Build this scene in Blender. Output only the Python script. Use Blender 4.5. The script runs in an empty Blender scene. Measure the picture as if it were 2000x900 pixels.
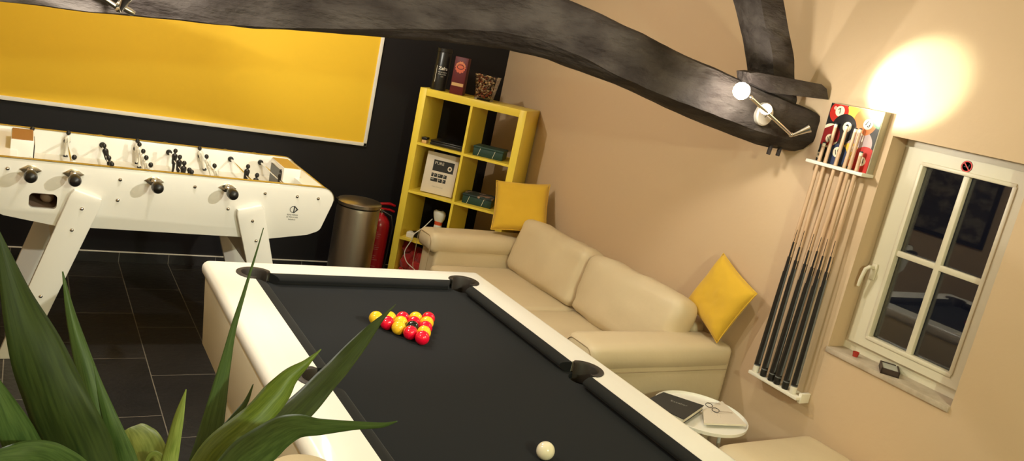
import bpy, bmesh, math, random
from mathutils import Vector as V, Matrix as Mx, noise
random.seed(4)
SC = bpy.context.scene; COL = SC.collection
PI = math.pi
H = 1.85                       # eye height; floor is z = 0
# ------------------------------------------------------------------ camera
FPX = 1582.2
RIGHT = V((0.84631545, -0.49136996, 0.20568354))
DOWN = V((0.0663459, -0.28588732, -0.95596373))
FWD = V((0.52853417, 0.82269314, -0.20935048))
cam = bpy.data.objects.new('camera', bpy.data.cameras.new('camera'))
cam.data.sensor_width = 36; cam.data.lens = FPX/2000*36; cam.data.clip_start = .05
M4 = Mx((RIGHT, -DOWN, -FWD)).transposed().to_4x4(); M4.translation = V((0, 0, H))
cam.matrix_world = M4; COL.objects.link(cam); SC.camera = cam
def ray(u, v): return RIGHT*((u-1000)/FPX) + DOWN*((v-450)/FPX) + FWD
def P(u, v, ax, val):
    """point of the room on plane axis=val seen at photo pixel (z in metres above floor)"""
    d = ray(u, v); val2 = val-H if ax == 2 else val
    return V((0, 0, H)) + d*(val2/d[ax])
# ------------------------------------------------------------------ world, exposure
SC.view_settings.view_transform = 'Standard'; SC.view_settings.look = 'None'
SC.view_settings.exposure = 0.0; SC.view_settings.gamma = 1.0; SC.view_settings.use_curve_mapping = False
w = bpy.data.worlds.new('night'); SC.world = w; w.use_nodes = True
w.node_tree.nodes['Background'].inputs[0].default_value = (.012, .012, .018, 1)
w.node_tree.nodes['Background'].inputs[1].default_value = .5
WARM = (1, .80, .50); WARM2 = (1, .86, .52)
def lamp(name, kind, loc, energy, color, radius=.02, target=None, angle=90, blend=.5, parent=None):
    l = bpy.data.lights.new(name, kind); l.energy = energy; l.color = color; l.shadow_soft_size = radius
    o = bpy.data.objects.new(name, l); COL.objects.link(o); o.location = loc
    if kind == 'SPOT':
        l.spot_size = math.radians(angle); l.spot_blend = blend
        o.rotation_euler = (V(target)-V(loc)).to_track_quat('-Z', 'Y').to_euler()
    return o
LC = (1, .97, .86)                      # warm white lamps (the camera has balanced most of it away)
LA = V((2.575, 2.44, 1.885))            # bright bulb of the right-hand spotlight bar, aimed into the room
lamp('bulb_light', 'POINT', LA, 15, LC, .03)
lamp('rear_right_spot', 'SPOT', (2.5, .0, 2.6), 330, (1, .97, .84), .03, (.6, 4.2, .95), 36, .6)
lamp('glow_light_upper', 'SPOT', (2.80, 2.47, 1.90), 52, (.88, 1, .76), .02, (3.24, 2.21, 2.05), 43, .5)
lamp('glow_light_end', 'SPOT', (3.075, 2.46, 1.81), 1.5, LC, .015, (3.24, 2.22, 2.06), 85, .9)
lamp('left_bar_light', 'POINT', (.10, 2.38, 1.98), 38, LC, .03)
lamp('ceiling_bar_light', 'POINT', (.75, 3.75, 2.62), 72, LC, .04)
lamp('ceiling_fill_light', 'POINT', (1.6, 4.2, 2.65), 10, LC, .04)  # unseen fill lamp, added to match the room brightness
lamp('ceiling_bar_spot', 'SPOT', (.95, 3.85, 2.62), 85, LC, .03, (1.85, 5.6, 1.75), 50, 1.0)
lamp('rear_bar_light', 'POINT', (1.1, -1.1, 2.4), 165, (.88, 1, .72), .05)

# ------------------------------------------------------------------ materials
def mat(name, col, rough=.5, metal=0, spec=.5, bump=None, noise_col=None, emit=None, coat=0, trans=0, sheen=0, ior=1.45):
    m = bpy.data.materials.new(name); m.use_nodes = True; nt = m.node_tree; b = nt.nodes['Principled BSDF']
    b.inputs['Base Color'].default_value = (*col, 1); b.inputs['Roughness'].default_value = rough
    b.inputs['Metallic'].default_value = metal; b.inputs['Specular IOR Level'].default_value = spec
    b.inputs['Coat Weight'].default_value = coat; b.inputs['Coat Roughness'].default_value = .08
    b.inputs['Transmission Weight'].default_value = trans; b.inputs['IOR'].default_value = ior
    b.inputs['Sheen Weight'].default_value = sheen
    if emit: b.inputs['Emission Color'].default_value = (*emit[:3], 1); b.inputs['Emission Strength'].default_value = emit[3]
    tc = nt.nodes.new('ShaderNodeTexCoord')
    if noise_col:
        sc, c2, lo, hi, stretch = noise_col
        mp = nt.nodes.new('ShaderNodeMapping'); mp.inputs['Scale'].default_value = stretch
        nt.links.new(tc.outputs['Object'], mp.inputs[0])
        n = nt.nodes.new('ShaderNodeTexNoise'); n.inputs['Scale'].default_value = sc; n.inputs['Detail'].default_value = 5
        nt.links.new(mp.outputs[0], n.inputs[0])
        r = nt.nodes.new('ShaderNodeValToRGB'); r.color_ramp.elements[0].position = lo; r.color_ramp.elements[1].position = hi
        r.color_ramp.elements[0].color = (*col, 1); r.color_ramp.elements[1].color = (*c2, 1)
        nt.links.new(n.outputs[0], r.inputs[0]); nt.links.new(r.outputs[0], b.inputs['Base Color'])
    if bump:
        sc, st, dist = bump[:3]
        n = nt.nodes.new('ShaderNodeTexNoise'); n.inputs['Scale'].default_value = sc; n.inputs['Detail'].default_value = 6
        mp = nt.nodes.new('ShaderNodeMapping'); mp.inputs['Scale'].default_value = bump[3] if len(bump) > 3 else (1, 1, 1)
        nt.links.new(tc.outputs['Object'], mp.inputs[0]); nt.links.new(mp.outputs[0], n.inputs[0])
        bp = nt.nodes.new('ShaderNodeBump'); bp.inputs['Strength'].default_value = st; bp.inputs['Distance'].default_value = dist
        nt.links.new(n.outputs[0], bp.inputs['Height']); nt.links.new(bp.outputs[0], b.inputs['Normal'])
    return m
U = (1, 1, 1)
m_wall = mat('wall_plaster', (.60, .44, .285), .9, bump=(6, .25, .02), spec=.2)
m_wallw = mat('ceiling_paint', (.66, .54, .38), .9, spec=.2)
m_dark = mat('dark_wall_paint', (.0075, .0068, .0085), .55, bump=(40, .1, .004), spec=.35)
m_yellow_panel = mat('yellow_panel_paint', (.80, .50, .03), .6, spec=.3)
m_trim = mat('white_trim', (.8, .76, .66), .5)
m_beam = mat('dark_beam_wood', (.025, .0180, .0155), .75, bump=(9, 1.0, .03, (.7, 2, 2)), noise_col=(5, (.062, .050, .043), .38, .66, (1, 2, 2)), spec=.22)
m_white = mat('white_lacquer', (.88, .86, .80), .3, coat=.3)
m_cabinet = mat('cream_white_cabinet', (.80, .72, .52), .4, coat=.15)
m_cloth = mat('black_baize', (.0115, .0128, .0150), .95, bump=(400, .15, .001), sheen=.03, spec=.15)
m_cloth2 = mat('cushion_baize', (.012, .0125, .013), .95, sheen=.05, spec=.15)
m_black = mat('black_plastic', (.012, .011, .010), .35)
m_pocket = mat('pocket_leather', (.028, .021, .016), .6)
m_hole = mat('pocket_inside', (.004, .004, .004), .9)
m_chrome = mat('chrome', (.75, .73, .70), .14, metal=1)
m_brass = mat('worn_brass_edge', (.66, .62, .50), .25, metal=1)
m_gold = mat('gold_plate', (.62, .42, .12), .4, metal=.6)
m_copper = mat('copper_plate', (.42, .20, .08), .4, metal=.5)
m_steel = mat('brushed_steel', (.50, .46, .42), .34, metal=1, bump=(60, .12, .002, (1, 1, .03)))
m_leather = mat('cream_leather', (.66, .545, .37), .5, bump=(60, .22, .003), noise_col=(3, (.61, .50, .33), .35, .7, U))
m_seam = mat('leather_seam', (.36, .27, .16), .7)
m_pillow = mat('mustard_fabric', (.68, .42, .04), .95, bump=(350, .35, .002), sheen=.2, spec=.1)
m_yshelf = mat('yellow_shelf_lacquer', (.86, .66, .075), .35, coat=.1)
m_red = mat('red_ball', (.75, .003, .03), .12, coat=.8)
m_yel = mat('yellow_ball', (.90, .52, .02), .12, coat=.8)
m_blk = mat('black_ball', (.006, .006, .006), .1, coat=.8)
m_ivory = mat('ivory_ball', (.85, .78, .60), .12, coat=.8)
m_ext = mat('extinguisher_red', (.36, .006, .014), .3, coat=.3)
m_redcloth = mat('red_fabric', (.35, .012, .008), .85, sheen=.3, bump=(90, .4, .004))
m_navy = mat('navy_cover', (.022, .027, .036), .5)
m_paper = mat('paper', (.80, .74, .62), .8)
m_print = mat('black_print', (.02, .02, .02), .6)
m_greyprint = mat('grey_print', (.30, .30, .28), .6)
m_maroon = mat('maroon_card', (.10, .004, .008), .5)
m_embl = mat('emblem_red_orange', (.62, .13, .06), .45)
m_tan = mat('tan_band', (.60, .38, .16), .5)
m_tin = mat('black_tin', (.010, .010, .010), .3)
m_green = mat('dark_green_card', (.012, .045, .035), .5)
m_pattern = mat('leaf_pattern_card', (.012, .03, .03), .5, noise_col=(22, (.35, .22, .16), .55, .62, U))
m_cap = mat('bottle_cap_mix', (.20, .05, .02), .35, metal=.6, noise_col=(60, (.75, .62, .42), .4, .6, U))
m_pvc = mat('white_window_frame', (.66, .60, .46), .4)
m_sill = mat('beige_stone_sill', (.42, .34, .25), .5, noise_col=(14, (.52, .43, .33), .4, .6, (1, 1, 1)))
m_cue = mat('pale_ash_wood', (.50, .32, .19), .35, noise_col=(8, (.62, .43, .28), .4, .6, (6, 6, .5)), coat=.2)
m_cueb = mat('dark_cue_butt', (.010, .009, .010), .3, coat=.3)
m_cueg = mat('blue_grey_cue_highlight_collar', (.15, .16, .17), .45)  # collar grey, also the highlight strip painted along each butt
m_nickel = mat('satin_nickel', (.55, .50, .42), .42, metal=.55)
m_bulb = mat('lit_bulb', (1, 1, 1), .5, emit=(1, .86, .58, 60))
m_bulb2 = mat('lit_bulb_dim', (1, 1, 1), .5, emit=(1, .86, .58, 14))
m_pot = mat('terracotta_pot', (.35, .16, .09), .7)
m_soil = mat('potting_soil', (.03, .02, .012), .95, bump=(60, .8, .02))
m_cane = mat('plant_cane_bark', (.16, .11, .06), .8, bump=(30, .6, .01, (1, 1, 3)))
m_pink = mat('pinkish_inner_board', (.42, .28, .20), .6)
m_frost = mat('painting_dark', (.05, .045, .04), .7, noise_col=(5, (.22, .19, .15), .45, .6, (1, 1, 1.6)))

def glass_mat():
    m = bpy.data.materials.new('window_glass'); m.use_nodes = True; nt = m.node_tree; nt.nodes.clear()
    out = nt.nodes.new('ShaderNodeOutputMaterial'); mix = nt.nodes.new('ShaderNodeMixShader')
    t = nt.nodes.new('ShaderNodeBsdfTransparent'); g = nt.nodes.new('ShaderNodeBsdfGlossy'); f = nt.nodes.new('ShaderNodeFresnel')
    t.inputs[0].default_value = (.9, .92, .92, 1); g.inputs['Roughness'].default_value = .015; f.inputs[0].default_value = 1.7
    nt.links.new(f.outputs[0], mix.inputs[0]); nt.links.new(t.outputs[0], mix.inputs[1]); nt.links.new(g.outputs[0], mix.inputs[2])
    nt.links.new(mix.outputs[0], out.inputs[0]); return m
m_glass = glass_mat()
m_vase = mat('clear_vase_glass', (.95, .97, .96), .03, trans=1, ior=1.3)

def leaf_mat(name, c1, c2):
    m = mat(name, c1, .5, spec=.4); nt = m.node_tree; b = nt.nodes['Principled BSDF']
    uv = nt.nodes.new('ShaderNodeUVMap'); mp = nt.nodes.new('ShaderNodeMapping'); mp.inputs['Scale'].default_value = (9, .7, 1)
    n = nt.nodes.new('ShaderNodeTexNoise'); n.inputs['Scale'].default_value = 2.2; n.inputs['Detail'].default_value = 3
    r = nt.nodes.new('ShaderNodeValToRGB'); r.color_ramp.elements[0].position = .35; r.color_ramp.elements[1].position = .68
    r.color_ramp.elements[0].color = (*c1, 1); r.color_ramp.elements[1].color = (*c2, 1)
    nt.links.new(uv.outputs[0], mp.inputs[0]); nt.links.new(mp.outputs[0], n.inputs[0]); nt.links.new(n.outputs[0], r.inputs[0])
    nt.links.new(r.outputs[0], b.inputs['Base Color'])
    tr = nt.nodes.new('ShaderNodeBsdfTranslucent'); tr.inputs[0].default_value = (c2[0]*1.3, c2[1]*1.3, c2[2], 1)
    mix = nt.nodes.new('ShaderNodeMixShader'); mix.inputs[0].default_value = .28
    nt.links.new(b.outputs[0], mix.inputs[1]); nt.links.new(tr.outputs[0], mix.inputs[2])
    nt.links.new(mix.outputs[0], nt.nodes['Material Output'].inputs[0]); return m
m_leaf = leaf_mat('leaf_green', (.040, .075, .018), (.080, .135, .036))
m_leaf2 = leaf_mat('leaf_pale_green', (.14, .20, .04), (.30, .36, .10))

def tile_mat():
    m = mat('slate_floor_tile', (.015, .013, .012), .38, spec=.45); nt = m.node_tree; L = nt.links; b = nt.nodes['Principled BSDF']
    g = nt.nodes.new('ShaderNodeNewGeometry'); s = nt.nodes.new('ShaderNodeSeparateXYZ'); L.new(g.outputs['Position'], s.inputs[0])
    def mth(op, a, bb=None, c=None):
        n = nt.nodes.new('ShaderNodeMath'); n.operation = op
        for i, x in enumerate((a, bb, c)):
            if x is None: continue
            if isinstance(x, (int, float)): n.inputs[i].default_value = x
            else: L.new(x, n.inputs[i])
        return n.outputs[0]
    u = mth('DIVIDE', mth('ADD', s.outputs[0], .275), .305)
    c = mth('FLOOR', u); fu = mth('FRACT', u)
    v = mth('DIVIDE', mth('ADD', mth('SUBTRACT', s.outputs[1], 3.885-.0), mth('MULTIPLY', c, .205)), .61)
    r = mth('FLOOR', v); fv = mth('FRACT', v)
    gu = mth('GREATER_THAN', mth('ABSOLUTE', mth('SUBTRACT', fu, .5)), .5-.0075)
    gv = mth('GREATER_THAN', mth('ABSOLUTE', mth('SUBTRACT', fv, .5)), .5-.0037)
    gr = mth('MAXIMUM', gu, gv)
    cv = nt.nodes.new('ShaderNodeCombineXYZ'); L.new(c, cv.inputs[0]); L.new(r, cv.inputs[1])
    wn = nt.nodes.new('ShaderNodeTexWhiteNoise'); L.new(cv.outputs[0], wn.inputs[0])
    ns = nt.nodes.new('ShaderNodeTexNoise'); ns.inputs['Scale'].default_value = 5; ns.inputs['Detail'].default_value = 6; L.new(g.outputs['Position'], ns.inputs[0])
    br = mth('ADD', mth('MULTIPLY', wn.outputs[0], .35), mth('MULTIPLY', ns.outputs[0], .8))
    t1 = nt.nodes.new('ShaderNodeMix'); t1.data_type = 'RGBA'; L.new(br, t1.inputs[0])
    t1.inputs[6].default_value = (.006, .0062, .0065, 1); t1.inputs[7].default_value = (.030, .027, .026, 1)
    t2 = nt.nodes.new('ShaderNodeMix'); t2.data_type = 'RGBA'; L.new(gr, t2.inputs[0]); L.new(t1.outputs[2], t2.inputs[6]); t2.inputs[7].default_value = (.20, .18, .15, 1)
    L.new(t2.outputs[2], b.inputs['Base Color'])
    bp = nt.nodes.new('ShaderNodeBump'); bp.inputs['Strength'].default_value = .25; bp.inputs['Distance'].default_value = .01
    ns2 = nt.nodes.new('ShaderNodeTexNoise'); ns2.inputs['Scale'].default_value = 28; ns2.inputs['Detail'].default_value = 5; L.new(g.outputs['Position'], ns2.inputs[0])
    L.new(mth('SUBTRACT', ns2.outputs[0], gr), bp.inputs['Height']); L.new(bp.outputs[0], b.inputs['Normal'])
    return m
m_floor = tile_mat()

# ------------------------------------------------------------------ mesh helpers
class MB:
    def __init__(s): s.v = []; s.f = []; s.mi = []; s.sm = []; s.uv = {}
    def add(s, vs, fs, mi=0, smooth=True):
        o = len(s.v); s.v += [V(x) for x in vs]
        for f in fs: s.f.append([o+i for i in f]); s.mi.append(mi); s.sm.append(smooth)
        return s
    def addbm(s, bm, mi=0, smooth=True):
        bm.verts.ensure_lookup_table(); bm.verts.index_update()
        s.add([v.co.copy() for v in bm.verts], [[v.index for v in f.verts] for f in bm.faces], mi, smooth); bm.free(); return s
    def box(s, c, d, mi=0, r=0, seg=2, rot=None, taper=None):
        bm = bmesh.new(); bmesh.ops.create_cube(bm, size=1)
        for v in bm.verts:
            v.co = V((v.co.x*d[0], v.co.y*d[1], v.co.z*d[2]))
            if taper and v.co.z < 0: v.co.x *= taper[0]; v.co.y *= taper[1]
        if r > 0: bmesh.ops.bevel(bm, geom=bm.edges[:], offset=r, segments=seg, profile=.5, affect='EDGES')
        if rot is not None: bmesh.ops.transform(bm, matrix=rot.to_4x4(), verts=bm.verts)
        bmesh.ops.translate(bm, vec=V(c), verts=bm.verts)
        return s.addbm(bm, mi)
    def bx(s, x0, x1, y0, y1, z0, z1, mi=0, r=0, seg=2):
        return s.box(((x0+x1)/2, (y0+y1)/2, (z0+z1)/2), (abs(x1-x0), abs(y1-y0), abs(z1-z0)), mi, r, seg)
    def ring(s, loops, mi=0, cap0=True, cap1=True, closed=True):
        n = len(loops[0]); o = len(s.v); vs = [p for l in loops for p in l]; fs = []
        for i in range(len(loops)-1):
            for j in range(n if closed else n-1):
                k = (j+1) % n; fs.append([i*n+j, i*n+k, (i+1)*n+k, (i+1)*n+j])
        if cap0: fs.append(list(range(n))[::-1])
        if cap1: fs.append([(len(loops)-1)*n+j for j in range(n)])
        return s.add(vs, fs, mi)
    def tube(s, pts, rad, mi=0, seg=12, cap=True, up=None):
        pts = [V(p) for p in pts]
        if not hasattr(rad, '__len__'): rad = [rad]*len(pts)
        loops = []; prev = None
        for i, p in enumerate(pts):
            t = (pts[min(i+1, len(pts)-1)]-pts[max(i-1, 0)]).normalized()
            if prev is None: a = t.orthogonal().normalized()
            else: a = (prev - t*prev.dot(t)).normalized()
            prev = a; b = t.cross(a)
            loops.append([p+(a*math.cos(q)+b*math.sin(q))*rad[i] for q in [2*PI*j/seg for j in range(seg)]])
        return s.ring(loops, mi, cap, cap)
    def cyl(s, p0, p1, r0, r1=None, mi=0, seg=20): return s.tube([p0, p1], [r0, r0 if r1 is None else r1], mi, seg)
    def lathe(s, c, prof, axis=(0, 0, 1), mi=0, seg=32, cap=True):
        ax = V(axis).normalized(); a = ax.orthogonal().normalized(); b = ax.cross(a); c = V(c)
        loops = [[c+ax*h+(a*math.cos(q)+b*math.sin(q))*max(r, 1e-5) for q in [2*PI*j/seg for j in range(seg)]] for r, h in prof]
        return s.ring(loops, mi, cap, cap)
    def sphere(s, c, r, mi=0, seg=20, rings=12, scale=(1, 1, 1)):
        loops = []
        for i in range(1, rings):
            t = PI*i/rings; loops.append([V(c)+V((math.sin(t)*math.cos(q)*r*scale[0], math.sin(t)*math.sin(q)*r*scale[1], -math.cos(t)*r*scale[2])) for q in [2*PI*j/seg for j in range(seg)]])
        o = len(s.v); s.ring(loops, mi, False, False); n = len(s.v)
        s.v += [V(c)-V((0, 0, r*scale[2])), V(c)+V((0, 0, r*scale[2]))]
        for j in range(seg):
            k = (j+1) % seg
            s.f.append([o+k, o+j, n]); s.mi.append(mi); s.sm.append(True)
            s.f.append([o+(rings-2)*seg+j, o+(rings-2)*seg+k, n+1]); s.mi.append(mi); s.sm.append(True)
        return s
    def prism(s, poly, axis, a0, a1, mi=0, r=0):
        """poly of 2D points in the plane of the two other axes, extruded from a0 to a1 along axis"""
        def mk(p, a):
            if axis == 0: return V((a, p[0], p[1]))
            if axis == 1: return V((p[0], a, p[1]))
            return V((p[0], p[1], a))
        bm = bmesh.new(); lo = [bm.verts.new(mk(p, a0)) for p in poly]; hi = [bm.verts.new(mk(p, a1)) for p in poly]
        f0 = bm.faces.new(lo[::-1]); f1 = bm.faces.new(hi); n = len(poly)
        for i in range(n): bm.faces.new([lo[i], lo[(i+1) % n], hi[(i+1) % n], hi[i]])
        bmesh.ops.recalc_face_normals(bm, faces=bm.faces)
        if r > 0: bmesh.ops.bevel(bm, geom=list(set(f0.edges[:]+f1.edges[:])), offset=r, segments=2, profile=.5, affect='EDGES')
        return s.addbm(bm, mi)
    def xf(s, m): s.v = [m @ v for v in s.v]; return s
WM = {}
def link(o, parent=None):
    COL.objects.link(o)
    if parent is not None: o.parent = parent; WM[o] = WM[parent] @ o.matrix_basis
    else: WM[o] = o.matrix_basis.copy()
    return o
def build(name, mb, mats, parent=None, ang=40, origin=None, fix=True):
    """mb holds room coordinates; the object gets an origin at the base of its own shape"""
    if not isinstance(mats, (list, tuple)): mats = [mats]
    me = bpy.data.meshes.new(name); xs = [v.x for v in mb.v]; ys = [v.y for v in mb.v]; zs = [v.z for v in mb.v]
    o0 = V(((min(xs)+max(xs))/2, (min(ys)+max(ys))/2, min(zs))) if origin is None else V(origin)
    inv = WM[parent].inverted() if parent is not None else Mx.Identity(4)
    lo = inv @ o0; rotinv = inv.to_3x3()
    me.from_pydata([rotinv @ (v-o0) for v in mb.v], [], mb.f)
    for m in mats: me.materials.append(m)
    for p, i, s in zip(me.polygons, mb.mi, mb.sm): p.material_index = i; p.use_smooth = s
    if mb.uv:
        l = me.uv_layers.new(name='UVMap')
        for p in me.polygons:
            for li in p.loop_indices: l.data[li].uv = mb.uv.get(me.loops[li].vertex_index, (0, 0))
    me.update()
    if fix:
        bm = bmesh.new(); bm.from_mesh(me); bmesh.ops.recalc_face_normals(bm, faces=bm.faces); bm.to_mesh(me); bm.free()
    me.set_sharp_from_angle(angle=math.radians(ang))
    o = bpy.data.objects.new(name, me); o.location = lo
    return link(o, parent)
def tag(o, label=None, cat=None, group=None, kind=None):
    if label: o['label'] = label
    if cat: o['category'] = cat
    if group: o['group'] = group
    if kind: o['kind'] = kind
    return o
def thing(name, loc, label, cat, group=None, rz=0):
    o = bpy.data.objects.new(name, None); o.location = V(loc); o.rotation_euler = (0, 0, rz); o.empty_display_size = .1
    o.matrix_basis  # basis from loc/rot
    COL.objects.link(o); WM[o] = Mx.Translation(V(loc)) @ Mx.Rotation(rz, 4, 'Z')
    return tag(o, label, cat, group)
def copy_tree(o, parent=None):
    c = o.copy(); COL.objects.link(c); c.parent = parent
    for ch in list(o.children): copy_tree(ch, c)
    return c
def boolean(o, cutter_mb):
    """cut cutter_mb (room coordinates) out of object o"""
    me = bpy.data.meshes.new('cut'); me.from_pydata([tuple(v) for v in cutter_mb.v], [], cutter_mb.f)
    bm = bmesh.new(); bm.from_mesh(me); bmesh.ops.recalc_face_normals(bm, faces=bm.faces); bm.to_mesh(me); bm.free()
    c = bpy.data.objects.new('cut', me); COL.objects.link(c)
    c.matrix_world = Mx.Identity(4)
    md = o.modifiers.new('b', 'BOOLEAN'); md.object = c; md.operation = 'DIFFERENCE'; md.solver = 'EXACT'
    bpy.context.view_layer.update(); dg = bpy.context.evaluated_depsgraph_get()
    nm = bpy.data.meshes.new_from_object(o.evaluated_get(dg)); o.modifiers.clear(); old = o.data; o.data = nm
    nm.set_sharp_from_angle(angle=math.radians(35))
    bpy.data.objects.remove(c); bpy.data.meshes.remove(me); bpy.data.meshes.remove(old); nm.name = o.name
def text_mb(body, size, origin, ux, uy, mb=None, mi=0, depth=.0004, align='CENTER', bold=0):
    cu = bpy.data.curves.new('t', 'FONT'); cu.body = body; cu.size = size; cu.align_x = align; cu.align_y = 'CENTER'; cu.offset = bold; cu.resolution_u = 2
    o = bpy.data.objects.new('t', cu); COL.objects.link(o); bpy.context.view_layer.update()
    me = bpy.data.meshes.new_from_object(o.evaluated_get(bpy.context.evaluated_depsgraph_get()))
    ux = V(ux).normalized(); uy = V(uy).normalized(); n = ux.cross(uy); origin = V(origin)
    mb = mb or MB(); mb.add([origin+ux*v.co.x+uy*v.co.y+n*depth for v in me.vertices], [list(p.vertices) for p in me.polygons], mi, False)
    bpy.data.objects.remove(o); bpy.data.curves.remove(cu); bpy.data.meshes.remove(me); return mb
def arc(cx, cy, r, a0, a1, n): return [(cx+r*math.cos(math.radians(a0+(a1-a0)*i/n)), cy+r*math.sin(math.radians(a0+(a1-a0)*i/n))) for i in range(n+1)]
def rrect(x0, x1, y0, y1, r, n=6): return arc(x1-r, y1-r, r, 0, 90, n)+arc(x0+r, y1-r, r, 90, 180, n)+arc(x0+r, y0+r, r, 180, 270, n)+arc(x1-r, y0+r, r, 270, 360, n)
def lerp_curve(pts, x):
    if x <= pts[0][0]: return pts[0][1]
    for a, b in zip(pts, pts[1:]):
        if x <= b[0]:
            t = (x-a[0])/(b[0]-a[0]); return a[1]+(b[1]-a[1])*t
    return pts[-1][1]

# ------------------------------------------------------------------ the room
XR, YB, XL, YF, ZC = 3.24, 5.62, -1.3, -2.6, 2.85
WY0, WY1, WZ0, WZ1 = 1.60, 2.203, H-.99, H-.003   # window opening
tag(build('floor', MB().bx(XL-.1, XR+.25, YF-.1, YB+.1, -.1, 0), m_floor), kind='structure')
tag(build('ceiling', MB().bx(XL-.1, XR+.25, YF-.1, YB+.1, ZC, ZC+.1), m_wallw), kind='structure')
tag(build('wall_back', MB().bx(XL, XR, YB, YB+.1, 0, ZC), m_dark), kind='structure')
tag(build('wall_left', MB().bx(XL-.1, XL, YF, YB+.1, 0, ZC), m_wall), kind='structure')
tag(build('wall_front', MB().bx(XL, XR, YF-.1, YF, 0, ZC), m_wall), kind='structure')
mb = MB(); mb.bx(XR, XR+.25, WY1, YB+.1, 0, ZC); mb.bx(XR, XR+.25, YF-.1, WY0, 0, ZC)
mb.bx(XR, XR+.25, WY0, WY1, 0, WZ0-.02); mb.bx(XR, XR+.25, WY0, WY1, WZ1, ZC)
tag(build('wall_right', mb, m_wall), kind='structure')
tag(build('baseboard_back', MB().bx(XL, XR, YB-.012, YB, 0, .066).bx(XL, XR, YB-.013, YB, .066, .071, 1), [m_floor, m_trim]), kind='structure')
# window
wf = MB()
FX = 3.35
wf.bx(FX, FX+.06, WY0, WY1, WZ0, WZ0+.05); wf.bx(FX, FX+.06, WY0, WY1, WZ1-.035, WZ1); wf.bx(FX, FX+.06, WY1-.035, WY1, WZ0+.05, WZ1-.035); wf.bx(FX, FX+.06, WY0, WY0+.035, WZ0+.05, WZ1-.035)
win = tag(build('window_1', wf, m_pvc), kind='structure')
GY0, GY1, GZ0, GZ1 = 1.69, 2.085, H-.895, H-.095
sa = MB(); SX = 3.33
SY0, SY1, SZ0, SZ1 = WY0+.03, WY1-.028, WZ0+.045, WZ1-.03
for b in ((SY0, SY1, SZ0, GZ0), (SY0, SY1, GZ1, SZ1), (SY0, GY0, GZ0, GZ1), (GY1, SY1, GZ0, GZ1)): sa.bx(SX, SX+.06, *b)
for b in ((GY0-.008, GY1+.008, GZ0-.012, GZ0+.006), (GY0-.008, GY1+.008, GZ1-.006, GZ1+.012), (GY0-.012, GY0+.006, GZ0, GZ1), (GY1-.006, GY1+.012, GZ0, GZ1)): sa.bx(SX-.006, SX+.03, *b, r=.004)
sash = build('window_sash', sa, m_pvc, win)
gm = (GY0+GY1)/2; hm = (GZ0+GZ1)/2
build('glazing_bar', MB().bx(SX+.003, SX+.028, gm-.013, gm+.013, GZ0, GZ1, r=.004).bx(SX+.004, SX+.027, GY0, GY1, hm-.013, hm+.013, r=.004), m_pvc, sash)
build('window_pane', MB().bx(SX+.029, SX+.033, GY0-.002, GY1+.002, GZ0-.002, GZ1+.002), m_glass, sash)
hp = P(1708, 527, 0, SX); hy = hp.y
build('window_handle', MB().bx(SX-.012, SX, hy-.015, hy+.012, hp.z-.045, hp.z+.03, r=.004).tube([(SX-.01, hy, hp.z+.01), (SX-.045, hy, hp.z+.012), (SX-.05, hy+.01, hp.z), (SX-.05, hy+.02, hp.z-.055), (SX-.047, hy+.024, hp.z-.085)], [.008, .009, .009, .008, .007]), m_pvc, sash)
tag(build('trim_1', MB().bx(XR-.012, FX+.02, WY0, WY1, WZ0-.025, WZ0, r=.003), m_sill), kind='structure')
# round no-smoking sticker on the sash
sp = P(1888, 325, 0, SX-.002); st = MB()
st.lathe((SX-.0002, sp.y, sp.z), [(.0001, .0012), (.024, .0012)], (-1, 0, 0), 0, 32)
st.lathe((SX-.0002, sp.y, sp.z), [(.0185, .0014), (.0232, .0014), (.0232, .0016), (.0185, .0016), (.0185, .0014)], (-1, 0, 0), 1, 32, cap=False)
rx = Mx.Rotation(math.radians(45), 3, 'X')
st.box((SX-.002, sp.y, sp.z), (.0006, .038, .0045), 1, rot=rx)
st.box((SX-.0016, sp.y+.001, sp.z-.002), (.0006, .022, .004), 2)
st.box((SX-.0016, sp.y-.009, sp.z+.005), (.0006, .003, .008), 2)
m_signred = mat('sign_red', (.60, .03, .02), .5)
tag(build('no_smoking_sticker', st, [m_trim, m_signred, m_print]), 'round red and white no smoking sticker on top of the window sash', 'sticker')
# yellow framed board on the dark wall
X0, X1, Z0, Z1 = -.95, 2.195, H-.875, H+.32
yb = thing('yellow_wall_board', ((X0+X1)/2, YB-.02, Z0), 'long yellow painted board with thin white edging on the dark wall', 'wall board')
build('board_panel', MB().bx(X0+.02, X1-.02, YB-.02, YB-.001, Z0+.02, Z1-.02), m_yellow_panel, yb)
build('board_edging', MB().bx(X0, X1, YB-.03, YB-.001, Z0, Z0+.024, r=.002).bx(X0, X1, YB-.03, YB-.001, Z1-.024, Z1, r=.002).bx(X1-.024, X1, YB-.03, YB-.001, Z0, Z1, r=.002).bx(X0, X0+.024, YB-.03, YB-.001, Z0, Z1, r=.002), m_trim, yb)

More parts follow.
